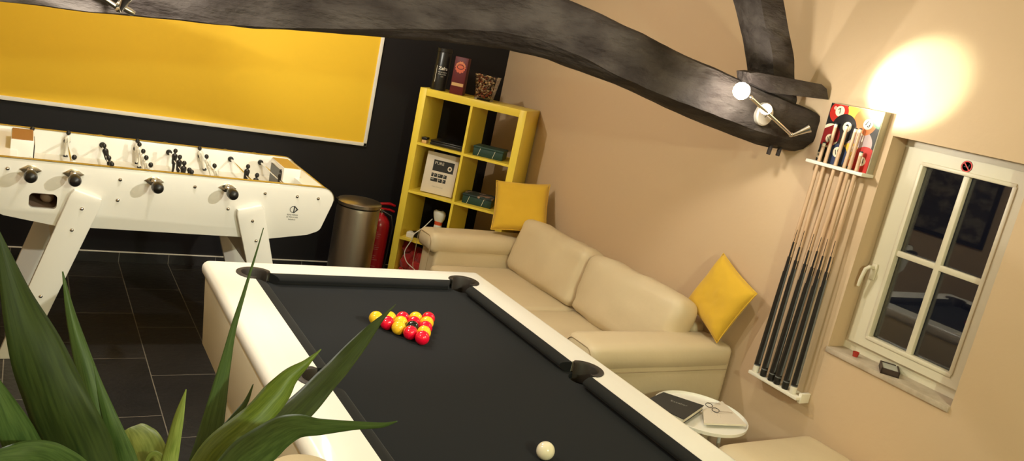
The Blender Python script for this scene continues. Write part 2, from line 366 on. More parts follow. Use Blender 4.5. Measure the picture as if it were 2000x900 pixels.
# ------------------------------------------------------------------ curved tie beam, rafter, collar piece
def beam():
    YFr = 2.60
    front = [(0, 2), (87, 10), (175, 22), (262, 29), (350, 38), (490, 51), (600, 56), (700, 56), (800, 56), (875, 57), (930, 58), (980, 62), (1050, 76), (1137, 112), (1190, 140), (1260, 172), (1320, 196), (1400, 226), (1480, 256), (1540, 272), (1590, 277), (1640, 284)]
    back = [(0, 3), (87, 11), (175, 24), (262, 31), (350, 40), (490, 54), (600, 62), (700, 69), (750, 73), (850, 80), (980, 95), (1071, 116), (1155, 147), (1225, 172), (1295, 205), (1400, 252), (1480, 283), (1540, 294), (1580, 297), (1640, 300)]
    top = [(1115, 0), (1190, 33), (1295, 84), (1365, 119), (1400, 133), (1505, 181), (1560, 204), (1603, 223), (1650, 245)]
    fz = sorted((P(u, v, 1, YFr).x, P(u, v, 1, YFr).z) for u, v in front)
    bz = sorted((P(u, v, 1, YFr+.09).x, P(u, v, 1, YFr+.09).z) for u, v in back)
    tz = sorted((P(u, v, 1, YFr).x, P(u, v, 1, YFr).z) for u, v in top)
    tz = [(-1.3, fz[0][1]+.28), (.2, H+.18), (.9, H+.27), (1.35, H+.29)] + tz
    fz = [(-1.3, fz[0][1]-.05)] + fz; bz = [(-1.3, bz[0][1]-.05)] + bz
    loops = []; n = 260; xe = 3.24
    for i in range(n+1):
        x = -1.3+(xe+1.3)*i/n
        a, b, t = lerp_curve(fz, x), lerp_curve(bz, x), lerp_curve(tz, x)
        b = min(b, a-.004)
        h = t-a
        prof = []
        for k in range(19): prof.append((YFr, a+.0+(h-.03)*k/18))
        prof += [(YFr+.012, t-.008), (YFr+.04, t+.004), (YFr+.11, t+.008), (YFr+.20, t), (YFr+.23, t-.04), (YFr+.235, (a+t)/2), (YFr+.22, a+.03), (YFr+.17, b+.005), (YFr+.09, b), (YFr+.045, (a*.35+b*.65)), (YFr+.012, a*.85+b*.15)]
        lp = []
        for j, (y, z) in enumerate(prof):
            d1 = noise.noise(V((x*2.2, y*5, z*6)))*.010 + noise.noise(V((x*7, y*12+3, z*13)))*.007 + (noise.voronoi(V((x*6, y*4, z*9)))[0][0])*.014 + (abs(noise.noise(V((x*14, z*16, 2.)))))*.004
            dz = noise.noise(V((x*9+5, y*7, 1.)))*.0035
            out = d1 if y < YFr+.1 else -d1
            lp.append(V((x, y-out*1.1+.004, z+dz)))
        loops.append(lp)
    m = MB(); m.ring(loops, 0, True, True)
    return m
tb = build('curved_tie_beam', beam(), m_beam, ang=32)
tag(tb, 'long curved dark timber tie beam hewn by hand, crossing above the pool table', 'beam')
# two short dark pegs under the beam end
for (u, v), lab in (((1504, 290), 'stubby dark peg under the beam end, the one nearer the sofa side'), ((1522, 293), 'stubby dark peg under the beam end, the one nearer the cue rack')):
    p = P(u, v, 1, 2.665); tag(build('wooden_peg', MB().box((p.x, p.y, p.z-.004), (.012, .018, .05), r=.002, rot=Mx.Rotation(.1, 3, 'Y')), m_beam), lab, 'peg')
def rafter():
    ya, yb_ = 2.66, 2.80
    L = [(1440, -120), (1450, -60), (1460, 0), (1470, 43), (1479, 82), (1485, 120), (1487, 142), (1490, 205)]
    Rr = [(1500, -140), (1520, -60), (1531, 0), (1540, 43), (1548, 85), (1552, 115), (1554, 156), (1558, 199)]
    lp = [P(u, v, 1, ya+.05) for u, v in L]; rp = [P(u, v, 1, ya) for u, v in Rr]
    lz = sorted((p.z, p.x) for p in lp); rz = sorted((p.z, p.x) for p in rp)
    s1 = (lz[-1][1]-lz[-3][1])/(lz[-1][0]-lz[-3][0]); lz.append((ZC+.1, lz[-1][1]+s1*(ZC+.1-lz[-1][0])))
    s1 = (rz[-1][1]-rz[-3][1])/(rz[-1][0]-rz[-3][0]); rz.append((ZC+.1, rz[-1][1]+s1*(ZC+.1-rz[-1][0])))
    loops = []; n = 40; z0 = H+.015
    for i in range(n+1):
        z = z0+(ZC-z0)*i/n; xl, xr = lerp_curve(lz, z), lerp_curve(rz, z)
        c = .035
        base = [(xl, ya+.05), (xl+c, ya), ((xl+xr)/2, ya), (xr-.006, ya), (xr, ya+.006), (xr, (ya+yb_)/2), (xr, yb_), ((xl+xr)/2, yb_), (xl, yb_)]
        kn = .022*math.exp(-((z-H-.30)/.022)**2)
        loops.append([V((x-(kn if j in (0,) else 0)+noise.noise(V((x*6, y*6, z*7)))*.006, y+noise.noise(V((x*7+9, y*6, z*7)))*.006, z)) for j, (x, y) in enumerate(base)])
    return MB().ring(loops)
tag(build('curved_rafter', rafter(), m_beam, ang=50), 'upright dark curved rafter rising from the tie beam to the ceiling', 'beam')
yq = 2.575
cp = [(1465, 142), (1480, 141), (1540, 152), (1607, 165), (1616, 173), (1619, 195), (1560, 188), (1504, 181), (1467, 163)]
poly = [(p.x, p.z) for p in (P(u, v, 1, yq) for u, v in cp)]
poly = [(min(x, XR-.0), z) for x, z in poly]
tag(build('collar_piece', MB().prism(poly, 1, yq, yq+.085, r=.006), m_beam), 'short dark horizontal timber pegged across the foot of the rafter by the cue rack', 'beam')

# ------------------------------------------------------------------ pool table
RT = .80; PX0, PX1, PY0, PY1 = .675, 1.955, 1.06, 3.27
IX0, IX1, IY0, IY1 = .839, 1.812, 1.20, 3.125
pt = thing('pool_table', ((PX0+PX1)/2, (PY0+PY1)/2, 0), 'white pool table with black cloth in the middle of the room', 'pool table')
CY = (IY0+IY1)/2
pk = [(IX0+.012, IY1-.012), (IX1-.012, IY1-.012), (IX0+.012, IY0+.012), (IX1-.012, IY0+.012), (IX0-.012, CY), (IX1+.012, CY)]
mb = MB(); mb.box(((PX0+PX1)/2, (PY0+PY1)/2, RT-.031), (PX1-PX0, PY1-PY0, .062), r=.028, seg=6)
rail = build('rail_frame', mb, m_white, pt)
cut = MB().bx(IX0, IX1, IY0, IY1, RT-.3, RT+.1)
boolean(rail, cut)
for x, y in pk: boolean(rail, MB().lathe((x, y, RT-.3), [(.069, 0), (.069, .5)], seg=40))
cb = MB(); cb.box(((PX0+PX1)/2, (PY0+PY1)/2, .602), (PX1-PX0-.03, PY1-PY0-.03, .32), r=.01, taper=(.965, .98))
cab = build('cabinet', cb, m_cabinet, pt)
bed = build('bed_cloth', MB().bx(IX0-.05, IX1+.05, IY0-.05, IY1+.05, RT-.06, RT-.04), m_cloth, pt)
for x, y in pk: boolean(bed, MB().lathe((x, y, RT-.3), [(.052, 0), (.052, .5)], seg=32)); boolean(cab, MB().lathe((x, y, RT-.16), [(.062, 0), (.062, .3)], seg=32))
boolean(cab, MB().bx(IX0-.05, IX1+.05, IY0-.05, IY1+.05, RT-.06, RT))
def cushion_bar(x0, y0, x1, y1, inx, iny, cut0, cut1):
    """cushion from (x0,y0) to (x1,y1) along a rail, nose towards (inx,iny), ends cut back"""
    a = V((x0, y0, 0)); b = V((x1, y1, 0)); d = (b-a).normalized(); n = V((inx, iny, 0)); loops = []
    prof = [(0, RT-.001), (.02, RT-.002), (.036, RT-.006), (.045, RT-.013), (.046, RT-.018), (.040, RT-.026), (.028, RT-.036), (.018, RT-.041), (0, RT-.041)]
    N = 14
    for i in range(N+1):
        lp = []
        for w_, z in prof:
            s0 = a+d*cut0*(w_/.046); s1 = b-d*cut1*(w_/.046)
            q = s0+(s1-s0)*(i/N)+n*w_; lp.append(V((q.x, q.y, z)))
        loops.append(lp)
    return MB().ring(loops)
g = .062; gc = .075
for a in ((IX0+gc, IY1, IX1-gc, IY1, 0, -1, .03, .03), (IX0+gc, IY0, IX1-gc, IY0, 0, 1, .03, .03),
          (IX0, IY0+gc, IX0, CY-g, 1, 0, .03, .015), (IX0, CY+g, IX0, IY1-gc, 1, 0, .015, .03),
          (IX1, IY0+gc, IX1, CY-g, -1, 0, .03, .015), (IX1, CY+g, IX1, IY1-gc, -1, 0, .015, .03)):
    build('cushion', cushion_bar(*a), m_cloth2, pt, ang=50)
cx, cy = (IX0+IX1)/2, CY
for i, (x, y) in enumerate(pk):
    # collar: flange round the outside of the hole with a wall going down
    ang0 = math.degrees(math.atan2(y-cy, x-cx)) if i < 4 else (180 if x < cx else 0)
    if i < 4: ang0 = math.degrees(math.atan2(1 if y > cy else -1, 1 if x > cx else -1))
    half = 128 if i < 4 else 100; N = 40; loops = []
    for k in range(N+1):
        t = math.radians(ang0-half+2*half*k/N); c, s = math.cos(t), math.sin(t)
        e = min(1, (1-abs(2*k/N-1))*6+.25)
        ro = .050+.0225*e if i > 3 else .050+.0225*e
        loops.append([V((x+c*r, y+s*r, z)) for r, z in ((ro, RT-.004), (ro, RT+.0025), (ro-.003, RT+.004), (.054, RT+.003), (.050, RT-.004), (.049, RT-.075), (.0535, RT-.075), (.0535, RT-.01))])
    pc = build('pocket', MB().ring(loops), m_pocket, pt, ang=50)
    build('pocket_cup', MB().lathe((x, y, RT-.155), [(.0535, 0), (.0535, .085), (.0515, .085), (.0515, .006), (.0001, .006)], seg=28, cap=False).lathe((x, y, RT-.155), [(.0535, -.002), (.0535, 0)], seg=28), m_hole, pc, fix=False)
for sx in (PX0+.13, PX1-.13):
    for sy in (PY0+.17, PY1-.47):
        l = build('leg', MB().box((sx+(0 if sx < 1 else 0), sy, .235), (.13, .13, .43), r=.006, taper=(.8, .8)), m_cabinet, pt)
        build('leg_foot', MB().lathe((sx, sy, 0), [(.04, 0), (.04, .012), (.022, .016), (.022, .03)], seg=20), m_black, l)
# ------------------------------------------------------------------ balls
BR = .0268; BZ = RT-.04
def ball(u_x, u_y, m, label, grp=None):
    b = MB().sphere((0, 0, 0), BR, seg=32, rings=20)
    b.xf(Mx.Translation(V((u_x, u_y, BZ+BR))))
    return tag(build('cue_ball' if m is m_ivory else 'pool_ball', b, m, origin=(u_x, u_y, BZ), fix=False, ang=180), label, 'ball', grp)
rows = ['YYRYR', 'RYRY', 'YKR', 'RY', 'R']; names = {'Y': 'yellow', 'R': 'red', 'K': 'black'}; mm = {'Y': m_yel, 'R': m_red, 'K': m_blk}
rown = ['back row of the triangle, nearest the far cushion', 'second row from the back of the triangle', 'middle row of the triangle', 'row of two just behind the point of the triangle', 'point']
posn = {5: ['left end', 'second from left', 'centre', 'second from right', 'right end'], 4: ['left end', 'second from left', 'third from left', 'right end'], 3: ['left end', 'centre', 'right end'], 2: ['left', 'right'], 1: ['point']}
bx0, by0, st_ = 1.315, 2.678, 2*BR+.0012
for i, r in enumerate(rows):
    for j, ch in enumerate(r):
        n = len(r); x = bx0+(j-(n-1)/2)*st_; y = by0-i*st_*.868
        if n == 1: lab = 'red pool ball at the near point of the racked triangle'
        elif ch == 'K': lab = 'black pool ball in the middle of the racked triangle'
        else: lab = f'{names[ch]} pool ball, {posn[n][j]}, {rown[i]}'
        ball(x, y, mm[ch], lab, f'{names[ch]} balls racked in a triangle on the pool table' if ch != 'K' else None)
cpnt = P(1065.5, 880, 2, BZ+BR)
ball(cpnt.x, cpnt.y, m_ivory, 'plain ivory cue ball alone on the near part of the black cloth')

# ------------------------------------------------------------------ table football
fy0, fy1, fx0, fx1, ft = 4.13, 4.93, -.13, 1.49, H-.90
ft_ = thing('football_table', ((fx0+fx1)/2, (fy0+fy1)/2, 0), 'white table football game on splayed board legs in front of the dark wall', 'table football')
def side_poly():
    r = .06
    pr = [(1.455, ft)] ; pr = arc(fx1-.065, ft-.065, .065, 90, -20, 8)
    pr += arc(1.40, H-1.10, .05, -28, -65, 3)+[(1.375, H-1.165), (1.17, H-1.20)]
    left = [(2*.68-x, z) for x, z in pr][::-1]
    return pr+left
for y in (fy0, fy1-.03):
    sp_ = build('side_panel', MB().prism(side_poly(), 1, y, y+.03, r=.003), m_white, ft_)
    if y == fy0:
        c = P(84, 393, 1, fy0)
        pl = rrect(c.x-.056, c.x+.056, c.z-.036, c.z+.036, .02)
        boolean(sp_, MB().prism(pl, 1, fy0-.1, fy0+.05))
        near_panel = sp_
    # metal edge strip along the top
    q = [p for p in side_poly()]
    top = arc(fx1-.065, ft-.065, .065, 0, 90, 8)+arc(fx0+.065, ft-.065, .065, 90, 180, 8)
    outp = [(x, z) for x, z in top]
    loops = []
    for k, (x, z) in enumerate(outp):
        cxx = fx1-.065 if x > .68 else fx0+.065; d = V((x-cxx, 0, z-(ft-.065))); d = d.normalized() if d.length > 1e-6 else V((0, 0, 1))
        loops.append([V((x, yy, z))+d*o for yy, o in ((y-.002, 0), (y-.002, .0025), (y+.032, .0025), (y+.032, 0))])
    build('edge_strip', MB().ring(loops), m_brass, sp_, ang=60)
# ball return hole lining, inside
build('ball_return_tray', MB().bx(c.x-.08, c.x+.08, fy0+.05, fy0+.30, c.z-.06, c.z-.045).bx(c.x-.08, c.x+.08, fy0+.30, fy0+.31, c.z-.06, c.z+.06).bx(c.x-.085, c.x-.075, fy0+.03, fy0+.31, c.z-.06, c.z+.06).bx(c.x+.075, c.x+.085, fy0+.03, fy0+.31, c.z-.06, c.z+.06).sphere((c.x+.02, fy0+.14, c.z-.01), .03, 0), m_pink, ft_)
# floor, inner walls, ends
pz = H-1.025
build('playfield', MB().bx(-.0, 1.36, fy0+.03, fy1-.03, pz-.02, pz), mat('playfield_white', (.78, .74, .63), .4), ft_)
for sg in (-1, 1):
    X = lambda d: .68+sg*d
    e = MB(); a, b = sorted((X(.66), X(.69))); e.bx(a, b, fy0+.03, fy1-.03, pz-.13, ft-.045)
    e.prism([(X(.66), ft-.012), (X(.775), ft-.014), (X(.775), ft-.05), (X(.66), ft-.05)], 1, fy0+.03, fy1-.03)
    a, b = sorted((X(.69), X(.725))); e.bx(a, b, fy0+.03, fy1-.03, H-1.16, ft-.09)
    ew = build('end_wall', e, m_white, ft_)
    a, b = sorted((X(.770), X(.779))); build('edge_strip', MB().bx(a, b, fy0+.028, fy1-.028, ft-.016, ft-.010, r=.001), m_brass, ew)
    # corner slopes beside the goal
    gx0, gx1 = sorted((X(.595), X(.69)))
    gb = build('goal_box', MB().bx(gx0, gx1, 4.39, 4.67, ft-.09, ft+.035, r=.004).bx(min(X(.590), X(.596)), max(X(.590), X(.596)), 4.42, 4.64, pz, ft+.01, 1), [m_white, m_black], ft_)
    build('goal_top_plate', MB().bx(gx0+.004, gx1-.004, 4.394, 4.666, ft+.035, ft+.038), m_gold if sg > 0 else m_copper, gb)
build('underside_board', MB().bx(.19, 1.17, fy0+.03, fy1-.03, H-1.195, H-1.18), m_white, ft_)
# legs: splayed flat boards fixed to the outside of the panels
def leg_poly(sg):
    tcx, tz, fcx = .68+sg*.385, H-1.085, .68+sg*.62
    ax = V((fcx-tcx, 0, -tz)).normalized(); n = V((ax.z, 0, -ax.x)); 
    w1, w2 = .068, .058
    pts = []
    for k in range(9):
        t = PI*k/8; pts.append(V((tcx, 0, tz))-ax*(.055*min(1, math.sin(t)*1.5))+n*w1*math.copysign(min(1, abs(math.cos(t))*1.25), math.cos(t)))
    res = [(p.x, p.z) for p in pts]
    for s_ in (-1, 1):
        o = V((tcx, 0, tz))+n*w2*s_; t = (0-o.z)/ax.z; p = o+ax*t; res.append((p.x, 0))
    return res
for sg in (-1, 1):
    for near in (1, 0):
        y0_, y1_ = (fy0-.032, fy0) if near else (fy1, fy1+.032)
        lg = build('leg', MB().prism(leg_poly(sg), 1, y0_, y1_, r=.004), m_white, ft_)
        if near:
            for dz in ((-1.10), (-1.205), (-1.535)):
                t = (1.085+dz if False else (-1.085-dz))/(-(0-(H-1.085))) if False else (abs(dz)-1.085)/(H-1.085)
                x = .68+sg*(.385+.235*t)
                build('bolt', MB().lathe((x, fy0-.032, H+dz), [(.0085, 0), (.008, .003), (.004, .006), (.0001, .007)], (0, -1, 0), seg=14, cap=False), m_chrome, lg)
    x = .68+sg*.445
    br = MB(); br.box((x, (fy0+fy1)/2, H-1.33), (.02, fy1-fy0, .2), r=.003, rot=Mx.Rotation(-sg*.29, 3, 'Y')); build('leg_brace', br, m_cabinet, ft_)
# panel screws
for k, (u, v) in enumerate([(15, 329), (235, 351), (230, 391), (381, 365), (446, 408), (518, 378), (581, 384), (622, 388)]):
    p = P(u, v, 1, fy0-.004); build('panel_bolt', MB().lathe((p.x, fy0, p.z), [(.0085, 0), (.008, .004), (.004, .007), (.0001, .008)], (0, -1, 0), seg=14, cap=False), m_chrome, ft_)
# maker's mark on the panel
p = P(574, 409, 1, fy0); yy = fy0-.0012
mk = MB(); mk.lathe((p.x-.004, fy0, p.z), [(.0145, .001), (.0175, .001), (.0175, .0014), (.0145, .0014), (.0145, .001)], (0, -1, 0), seg=28, cap=False)
mk.prism([(p.x-.002, p.z-.019), (p.x+.004, p.z-.019), (p.x+.004, p.z+.019), (p.x-.002, p.z+.019)], 1, yy, yy+.0004)
mk.prism([(p.x+.004, p.z+.019), (p.x+.024, p.z+.001), (p.x+.004, p.z-.019), (p.x+.004, p.z-.014), (p.x+.017, p.z+.001), (p.x+.004, p.z+.014)], 1, yy, yy+.0004)
for k, s_ in enumerate(('RENE PIERRE', 'LE FRANCAIS', 'Babyfoot')): text_mb(s_, .0105, (p.x-.004, yy, p.z-.030-.0125*k), (1, 0, 0), (0, 0, 1), mk)
build('makers_mark', mk, m_print, ft_, fix=False)
# rods, players, handles
m_pw = mat('player_white', (.80, .76, .66), .3, coat=.3)
def player_mb(black):
    m = MB(); W, B = 0, 1
    body = B if black else W
    m.lathe((0, 0, 0), [(.006, -.030), (.011, -.022), (.0125, -.008), (.013, .006), (.0155, .020), (.0135, .030), (.006, .0345), (.0055, .038)], mi=body, seg=12)   # trunk
    m.sphere((0, 0, .050), .0115, B, 12, 8, (1, 1, 1.15)); m.sphere((.003, 0, .047), .0092, W, 10, 6, (1, .9, 1.1))
    for s_ in (-1, 1):
        m.tube([(0, s_*.005, -.018), (.002, s_*.006, -.045), (0, s_*.006, -.072)], [.0075, .0062, .0045], body, 8)
        m.tube([(0, s_*.014, .026), (.004, s_*.0165, .008), (.008, s_*.013, -.006)], [.005, .0045, .004], body, 8)
    m.box((.003, 0, -.077), (.021, .021, .013), B, r=.004)
    return m
def rot_y(a): return Mx.Rotation(a, 4, 'Y')
rods = [(0.075, 'W', [(48, 283)], .15, 1), (.245, 'W', [(131, 262), (145, 286)], .1, 1), (.417, 'B', [(209, 290), (219.5, 305), (231, 322)], -.25, 0), (.588, 'W', [(266, 278), (273, 288), (281, 297), (288.5, 307), (297, 318)], -.1, 1),
        (.758, 'B', [(342, 297), (351, 307), (360, 317), (370, 328), (379, 337)], .05, 0), (.93, 'W', [(393, 293), (409, 308), (425, 324)], -.35, 1), (1.10, 'B', [(483, 327), (500, 346)], .1, 0), (1.275, 'B', [(548, 342)], 0, 0)]
for k, (x, team, heads, tilt, near) in enumerate(rods):
    rz_ = H-.945
    ya, yb2 = (fy0-.075, fy1-.012) if near else (fy0+.012, fy1+.075)
    rd = build('rod', MB().cyl((x, ya, rz_), (x, yb2, rz_), .0065, seg=12), m_chrome, ft_)
    for yy_, dd in ((fy0+.03, 1), (fy1-.03, -1)): build('bearing', MB().lathe((x, yy_, rz_), [(.016, 0), (.016, .008*1), (.010, .009), (.010, .02)], (0, dd, 0), seg=18), m_black, rd)
    if near:
        es = MB()
        dp = [(x-.045, rz_), (x-.012, rz_+.022), (x+.012, rz_+.022), (x+.045, rz_), (x+.012, rz_-.022), (x-.012, rz_-.022)]
        es.prism(dp, 1, fy0-.005, fy0, r=.0015); es.lathe((x, fy0-.005, rz_), [(.014, 0), (.014, .012), (.009, .016)], (0, -1, 0), seg=18)
        build('bearing_plate', es, m_chrome, rd)
    hs = -1 if near else 1; ye = fy0-.06 if near else fy1+.06
    build('handle', MB().lathe((x, ye, rz_), [(.010, 0), (.013, .008), (.014, .02), (.022, .034), (.0265, .055), (.0265, .085), (.022, .10), (.010, .107), (.0001, .108)], (0, hs, 0), seg=24, cap=False), m_black, rd)
    for (u, v) in heads:
        pp = P(u, v, 0, x)
        y = min(max(pp.y, fy0+.06), fy1-.06)
        pm = player_mb(team == 'B').xf(Mx.Translation(V((x, y, rz_))) @ rot_y(tilt+random.uniform(-.06, .06)))
        build('player', pm, [m_pw, m_black], rd, ang=60)

# ------------------------------------------------------------------ pedal bin, extinguisher
bc = V((2.05, 5.17, 0)); br_ = .148
bn = thing('pedal_bin', bc, 'tall round brushed steel pedal bin between the table football and the yellow shelf', 'bin')
build('bin_body', MB().lathe(bc, [(br_, .02), (br_, .60), (br_-.003, .622)], seg=48), m_steel, bn)
build('bin_base', MB().lathe(bc, [(br_+.004, 0), (br_+.004, .02)], seg=48), m_black, bn)
ld = build('bin_lid', MB().lathe(bc, [(br_-.006, .622), (br_-.006, .634)], seg=48, mi=1).lathe(bc, [(br_+.005, .634), (br_+.006, .655), (br_-.002, .663), (br_*.6, .672), (.0001, .676)], seg=48, cap=False), [m_steel, m_black], bn)
build('lid_hinge', MB().box((bc.x-br_*.93, bc.y+.03, .645), (.04, .07, .035), r=.008), m_black, bn)
build('pedal', MB().box((bc.x, bc.y-br_-.03, .012), (.07, .07, .012), r=.004), m_black, bn)
ec = V((2.325, 5.40, 0)); er = .075
ex = thing('fire_extinguisher', ec, 'red fire extinguisher standing between the steel bin and the yellow shelf', 'fire extinguisher')
build('cylinder_body', MB().lathe(ec, [(er, 0), (er, .44), (er*.92, .475), (er*.6, .505), (.025, .52), (.022, .535)], seg=36), m_ext, ex)
build('valve', MB().lathe(ec, [(.018, .53), (.018, .565)], seg=16).cyl(ec+V((0, 0, .55)), ec+V((-.07, -.03, .55)), .008).sphere(ec+V((-.07, -.03, .55)), .011), m_chrome, ex)
build('lever_handle', MB().tube([ec+V((-.05, 0, .572)), ec+V((-.02, 0, .60)), ec+V((.05, 0, .605)), ec+V((.10, .01, .59))], [.007, .010, .011, .009]).tube([ec+V((-.02, 0, .565)), ec+V((.06, 0, .56)), ec+V((.10, .01, .545))], .009), m_ext, ex)
build('hose', MB().tube([ec+V((.0, -.02, .55)), ec+V((.05, -.07, .53)), ec+V((.075, -.07, .45)), ec+V((.07, -.065, .25)), ec+V((.06, -.07, .12))], .009), m_black, ex)
lb = MB()
for k, z in enumerate((.40, .385, .37, .355, .30, .285, .27, .22, .205, .19, .14)):
    a0 = math.radians(-150); lp = []
    n = 10
    for i in range(n+1):
        a = a0+math.radians(28+(13*k) % 17)*i/n*1.3; lp.append([ec+V((math.cos(a)*(er+.0006), math.sin(a)*(er+.0006), z+q)) for q in (0, .004)])
    lb.ring(lp, 0, False, False, closed=False)
build('instruction_label', lb, mat('label_pink_print', (.45, .16, .15), .5), ex, fix=False)

# ------------------------------------------------------------------ yellow cube shelf, set across the corner
SA = -.797; S0 = V((2.400, 5.290, 0))
shf = thing('cube_shelf', S0, 'tall yellow open cube shelving unit standing across the corner', 'shelf', rz=SA)
SM = WM[shf]
def sbox(mbx, *a, **k): return mbx.bx(*a, **k)
def sb(name, mbx, mats, parent, **k): mbx.xf(SM); return build(name, mbx, mats, parent, **k)
T = .05; W_, D_, HH = .79, .39, 1.49; it = .017
cell = (HH-2*T-3*it)/4; cw = (W_-2*T-it)/2
sb('side_panel', MB().bx(0, T, 0, D_, 0, HH, r=.0015), m_yshelf, shf)
sb('side_panel', MB().bx(W_-T, W_, 0, D_, 0, HH, r=.0015), m_yshelf, shf)
sb('top_board', MB().bx(T, W_-T, 0, D_, HH-T, HH, r=.0015), m_yshelf, shf)
sb('bottom_board', MB().bx(T, W_-T, 0, D_, 0, T, r=.0015), m_yshelf, shf)
SZ = []
for k in range(3):
    z = T+(k+1)*cell+k*it; SZ.append(z+it); sb('shelf_board', MB().bx(T, W_-T, .002, D_, z, z+it), m_yshelf, shf)
for k in range(4):
    z = T+k*(cell+it); sb('divider', MB().bx(T+cw, T+cw+it, .003, D_, z, z+cell), m_yshelf, shf)
def L2W(x, y, z): return SM @ V((x, y, z))
def on_shelf(mbx, x, y, z, a=0): return mbx.xf(SM @ Mx.Translation(V((x, y, z))) @ Mx.Rotation(a, 4, 'Z'))
EX = V((1, 0, 0)); EZ = V((0, 0, 1))
def sthing(name, x, y, z, a, label, cat): 
    o = thing(name, L2W(x, y, z), label, cat, rz=SA+a); return o
def swx(t, mbx): return mbx.xf(WM[t])
# on top: black tin with writing
t = sthing('drink_tin', .088, .11, HH, .35, 'tall black cylindrical bottle tin with white writing on top of the yellow shelf', 'tin')
build('tin_body', swx(t, MB().lathe((0, 0, 0), [(.055, 0), (.055, .262), (.052, .268)], seg=40)), m_tin, t)
build('tin_lid', swx(t, MB().lathe((0, 0, 0), [(.056, .268), (.056, .29), (.05, .296), (.0001, .296)], seg=40, cap=False)), m_black, t)
tx = MB(); 
def wrap(mbx, r):
    for i, v in enumerate(mbx.v):
        a = v.x/r; mbx.v[i] = V((math.sin(a)*(r+.0008), -math.cos(a)*(r+.0008), v.z))
    return mbx
for s_, z, sz in (('Zafra', .155, .031), ('MASTER RESERVE', .128, .0085), ('AGED 21 YEARS', .114, .0085), ('RUM', .098, .0085)): text_mb(s_, sz, (.012, 0, z), EX, EZ, tx, bold=.0006 if z > .14 else 0)
tx.add([V((-.036, 0, .055)), V((-.033, 0, .055)), V((-.033, 0, .17)), V((-.036, 0, .17))], [[0, 1, 2, 3]], 0)
build('tin_print', swx(t, wrap(tx, .055)), m_trim, t, fix=False)
# maroon box
t = sthing('gift_box', .235, .11, HH, .12, 'upright maroon gift box with orange red emblem on top of the yellow shelf', 'box')
bb = build('box_body', swx(t, MB().box((0, 0, .13), (.095, .09, .26), r=.002)), m_maroon, t)
em = MB(); n = 40
em.add([V((0, -.0458, .19))]+[V((math.cos(2*PI*i/n)*(.036+.004*math.cos(i*2.2)), -.0458, .19+math.sin(2*PI*i/n)*(.040+.004*math.sin(i*1.7)))) for i in range(n)], [[0, 1+i, 1+(i+1) % n] for i in range(n)], 0)
em.add([V((math.cos(2*PI*i/n)*.027, -.0462, .192+math.sin(2*PI*i/n)*.018)) for i in range(n)], [list(range(n))], 1)
em.add([V((math.cos(2*PI*i/n)*.021, -.0466, .192+math.sin(2*PI*i/n)*.012)) for i in range(n)], [list(range(n))], 0)
for i in range(9):
    a = PI*(.1+.8*i/8); em.box((math.cos(a)*.030, -.0463, .19+math.sin(a)*.032), (.004, .0004, .010), 2, rot=Mx.Rotation(-a+PI/2, 3, 'Y'))
em.bx(-.042, .042, -.0462, -.0452, .058, .080, 2)
build('emblem', swx(t, em), [m_embl, m_maroon, m_tan], t, fix=False)
# glass vase full of bottle caps
t = sthing('glass_vase', .435, .12, HH, .1, 'square flared clear glass vase holding caps on top of the yellow shelf', 'vase')
gv = []
for (w0, z) in ((.055, 0), (.080, .175), (.076, .175), (.053, .012)): gv.append([V((a*w0, b*w0, z)) for a, b in ((-1, -1), (1, -1), (1, 1), (-1, 1))])
build('vase_body', swx(t, MB().ring(gv, 0, True, True)), m_vase, t, ang=20)
cp_ = MB(); random.seed(9)
for i in range(420):
    z = random.uniform(.022, .170); w0 = .045+(.020)*(z/.175)
    e = random.random() < .75; s1 = random.choice((-1, 1))
    x = random.uniform(-w0, w0); y = random.uniform(-w0, w0)
    if e:
        if random.random() < .5: y = -w0+random.uniform(0, .008)
        elif random.random() < .5: x = s1*w0
    R3 = Mx.Rotation(random.uniform(0, 6), 3, 'Z') @ Mx.Rotation(random.uniform(-1.3, 1.3), 3, 'X')
    q = MB().lathe((0, 0, 0), [(.0095, 0), (.0085, .004), (.004, .0065)], seg=8, mi=random.choice((0, 0, 1, 2, 3))); q.xf(R3.to_4x4()); q.xf(Mx.Translation(V((x, y, z)))); cp_.add(q.v, q.f, q.mi[0], False)
cpo = on_shelf(cp_, .435, .12, HH, .1)
tag(build('bottle_caps', cpo, [m_cap, m_tan, mat('cap_red', (.30, .05, .02), .4), mat('cap_dark', (.05, .025, .015), .4)], fix=True), 'mixed brown and silver bottle caps heaped inside the glass vase', 'bottle caps', kind='stuff')
# cell row 1 left: flat dark case with a small box
cx1 = T+cw/2; cx2 = T+cw+it+cw/2
t = sthing('flat_dark_case', cx1+.03, .16, SZ[2], .05, 'flat black case lying in the top left compartment of the shelf', 'case')
build('case_base', swx(t, MB().box((0, 0, .012), (.25, .22, .024), r=.005)), m_black, t); build('case_lid', swx(t, MB().box((0, 0, .031), (.25, .22, .012), r=.004)), m_tin, t)
t = sthing('small_wooden_block', T+.035, .06, SZ[2], 0, 'small tan block at the left edge of the top left compartment', 'box')
build('block_body', swx(t, MB().box((0, 0, .012), (.035, .05, .024), r=.003)), m_tan, t); build('block_top', swx(t, MB().box((0, 0, .034), (.04, .06, .018), r=.004)), m_black, t)
